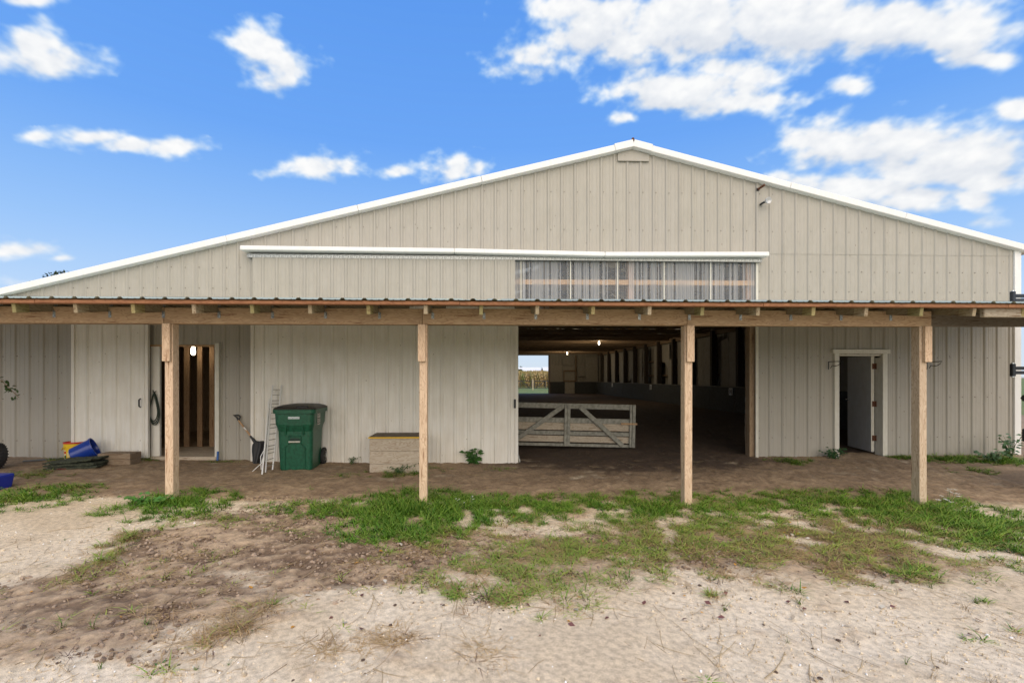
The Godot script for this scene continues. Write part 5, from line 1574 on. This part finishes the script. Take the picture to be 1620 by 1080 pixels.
func make_beyond() -> void:
	var g := Geo.new()
	# pasture gates and posts
	var dark := mat(lin(0.035, 0.032, 0.03), 0.7)
	for k in 5:
		var x := -2.6 + k * 3.12
		var t := thing("pasture_gate", "dark braced pasture gate standing on the grass before the corn", "gate", "dark pasture gates", Vector3(x, -0.12, -51.5))
		for y in [0.22, 0.45, 0.72, 1.12]:
			g = Geo.new()
			g.bar(Vector3(0, y, 0), Vector3(2.85, y, 0), 0.04, 0.10 if y > 1 or y < 0.3 else 0.06)
			part(g, "rail", dark, t)
		for xx in [0.05, 1.42, 2.8]:
			g = Geo.new()
			g.bar(Vector3(xx, 0.17, 0.03), Vector3(xx, 1.17, 0.03), 0.04, 0.1, Vector3.RIGHT)
			part(g, "upright", dark, t)
		for q in [[0.25, 0.25, 1.3, 1.1], [1.55, 1.1, 2.6, 0.25]]:
			g = Geo.new()
			g.bar(Vector3(q[0], q[1], 0.05), Vector3(q[2], q[3], 0.05), 0.03, 0.09)
			part(g, "brace", dark, t)
		g = Geo.new()
		g.box(Vector3(x - 0.13, 0.5, -51.5), Vector3(0.12, 1.4, 0.12), Basis(), 0.01)
		single(g, "fence_post", M.rafter_wood, "pale wooden fence post between two dark pasture gates", "post", "pasture fence posts")
	# ripe corn
	var stalk := Geo.new()
	stalk.tube([Vector3.ZERO, Vector3(0.03, 1.2, 0), Vector3(0.0, 2.3, 0.02)], 0.03, 4, 0.012)
	for i in 11:
		var a := i * 2.2
		var y := 0.4 + i * 0.17
		var d := Vector3(cos(a), 0.35, sin(a)).normalized()
		var p0 := Vector3(0, y, 0)
		var p1 := p0 + d * 0.32
		var p2 := p1 + Vector3(cos(a) * 0.22, -0.28, sin(a) * 0.22)
		var s := Vector3(-sin(a), 0, cos(a)) * 0.055
		var nn := Vector3(cos(a) * 0.3, 0.9, sin(a) * 0.3).normalized()
		stalk.squad(p0 - s * 0.5, p0 + s * 0.5, p1 + s, p1 - s, nn, nn, nn, nn)
		stalk.squad(p1 - s, p1 + s, p2 + s * 0.3, p2 - s * 0.3, nn, nn, nn, nn)
	for i in 5: stalk.tube([Vector3(0, 2.25, 0), Vector3(cos(i * 1.26) * 0.09, 2.5, sin(i * 1.26) * 0.09)], 0.012, 3)
	var xf := []; var cs := []
	for r in 22:
		for i in 260:
			var x := -14.0 + i * 0.2 + rng.randf_range(-0.06, 0.06)
			var z := -68.0 - r * 0.75 + rng.randf_range(-0.12, 0.12)
			xf.append(Transform3D(Basis(Vector3.UP, rng.randf() * TAU).scaled(Vector3(1, rng.randf_range(0.85, 1.1), 1)), Vector3(x, -0.15, z)))
			cs.append(Color(0.55, 0.38, 0.17).lerp(Color(0.34, 0.29, 0.10), rng.randf()) if rng.randf() < 0.86 else Color(0.16, 0.22, 0.05))
	multi("corn_field", stalk.mesh(leaf_mat(Color(1, 1, 1), lin(0.12, 0.09, 0.04))), xf, cs, "ripe tan corn standing beyond the pasture gates", "corn")
	# farm buildings
	for q in [[15.5, 27.5, -212.0, "long white farm shed with a pale roof behind the trees", 5.0], [27.9, 44.0, -205.0, "white farm shed standing alone past the corn", 5.6]]:
		var t := thing("farm_shed", q[3], "shed", "white farm sheds beyond the corn", Vector3((q[0] + q[1]) / 2, 0, q[2]))
		var w: float = q[1] - q[0]
		g = Geo.new()
		g.box(Vector3(0, 1.9, 0), Vector3(w, 4.6, 9))
		part(g, "wall", mat(lin(0.55, 0.54, 0.52), 0.6), t)
		g = Geo.new()
		g.bar(Vector3(-w / 2 - 0.3, 4.95, 2.6), Vector3(w / 2 + 0.3, 4.95, 2.6), 5.6, 0.15, Vector3(0, 1, 0.36).normalized())
		g.bar(Vector3(-w / 2 - 0.3, 4.95, -2.6), Vector3(w / 2 + 0.3, 4.95, -2.6), 5.6, 0.15, Vector3(0, 1, -0.36).normalized())
		part(g, "roof", mat(lin(0.74, 0.75, 0.76), 0.5), t)
		g = Geo.new()
		g.box(Vector3(w * 0.2, 1.6, 4.52), Vector3(3.2, 3.4, 0.06))
		part(g, "door", mat(lin(0.36, 0.37, 0.38), 0.6), t)
	var pines := "dark green tree standing behind the white farm sheds"
	for q in [[17.5, -232.0, 6.5], [20.5, -236.0, 7.0], [23.5, -234.0, 6.8], [26.0, -238.0, 6.4], [14.0, -235.0, 6.6]]: tree(pines, Vector3(q[0], -0.2, q[1]), q[2], 2.9, lin(0.022, 0.045, 0.02), "dark trees behind the sheds", 700, 0.8)
	tree("round yellow green tree before the long white shed", Vector3(17.6, -0.2, -190.0), 5.0, 2.0, lin(0.13, 0.15, 0.03), "", 700, 0.6)
	tree("small yellowing tree at the end of the corn", Vector3(14.2, -0.2, -178.0), 4.8, 2.0, lin(0.17, 0.16, 0.035), "", 700, 0.6)
	tree("tall tree whose top shows over the low end of the barn roof", Vector3(-46.0, -0.2, -46.0), 13.6, 2.6, lin(0.055, 0.08, 0.03), "", 4200, 0.34)

func _ready() -> void:
	# camera, sky, sun, exposure
	var cam := Camera3D.new()
	cam.name = "camera"
	cam.position = Vector3(0, 1.40, 8.45)
	cam.rotation.y = -deg_to_rad(1.876)
	cam.projection = Camera3D.PROJECTION_FRUSTUM
	cam.near = 0.05
	cam.far = 2000.0
	cam.size = 0.05 * 1080.0 / 780.0
	cam.frustum_offset = Vector2(27.45, 57.0) * 0.05 / 780.0
	add_child(cam)
	cam.current = true
	var env := Environment.new()
	env.background_mode = Environment.BG_SKY
	var sky := Sky.new()
	var pano := PanoramaSkyMaterial.new()
	pano.panorama = make_sky()
	sky.sky_material = pano
	env.sky = sky
	env.tonemap_mode = Environment.TONE_MAPPER_LINEAR
	env.background_energy_multiplier = 0.465
	env.tonemap_exposure = 2.25
	env.sdfgi_enabled = true
	env.ssao_enabled = true
	env.ssil_enabled = true
	var we := WorldEnvironment.new()
	we.name = "world_environment"
	we.environment = env
	add_child(we)
	var sun := DirectionalLight3D.new()
	sun.name = "sun"
	sun.light_energy = 0.5
	sun.light_angular_distance = 80.0
	sun.light_color = Color(1.0, 0.92, 0.80)
	sun.shadow_enabled = true
	sun.rotation = Vector3(deg_to_rad(-40), deg_to_rad(8), 0)
	add_child(sun)

	rng.seed = 20
	fine.seed = 8; fine.noise_type = FastNoiseLite.TYPE_SIMPLEX_SMOOTH; fine.frequency = 0.25; fine.fractal_octaves = 4
	coarse.seed = 15; coarse.noise_type = FastNoiseLite.TYPE_SIMPLEX_SMOOTH; coarse.frequency = 0.5; coarse.fractal_octaves = 3
	make_materials()
	M.box_board = wood("x", lin(0.52, 0.465, 0.385), 0.8)
	make_ground()
	make_barn()
	make_porch()
	make_beyond()
	bulb("light_bulb", "bare lit bulb hanging from a truss midway along the arena", Vector3(5.875, 3.10, -15.4), "bare bulbs under the arena trusses", 0.5, 0.12)
	bulb("light_bulb", "bare lit bulb hanging near the far wall of the arena", Vector3(6.12, 3.10, -25.4), "bare bulbs under the arena trusses", 0.5, 0.12)
	bulb("light_bulb", "bare lit bulb hanging inside the small doorway", Vector3(-5.31, 1.92, -0.9), "", 0.005, 0.36)
	make_gate("doorway_gate", "metal framed gate with grey boards and crossed braces standing in the wide doorway", Vector3(0.55, 0.105, -1.02), deg_to_rad(-2.0), deg_to_rad(-1.3), 2.45)
	make_gate("doorway_gate", "metal framed gate swung back out of the wide doorway behind the wall", Vector3(4.80, 0.15, -0.22), deg_to_rad(61.5), 0.0, 2.2)
	make_cart()
	make_clutter()
	make_plants()
	scatter_plants()
	scatter_litter()
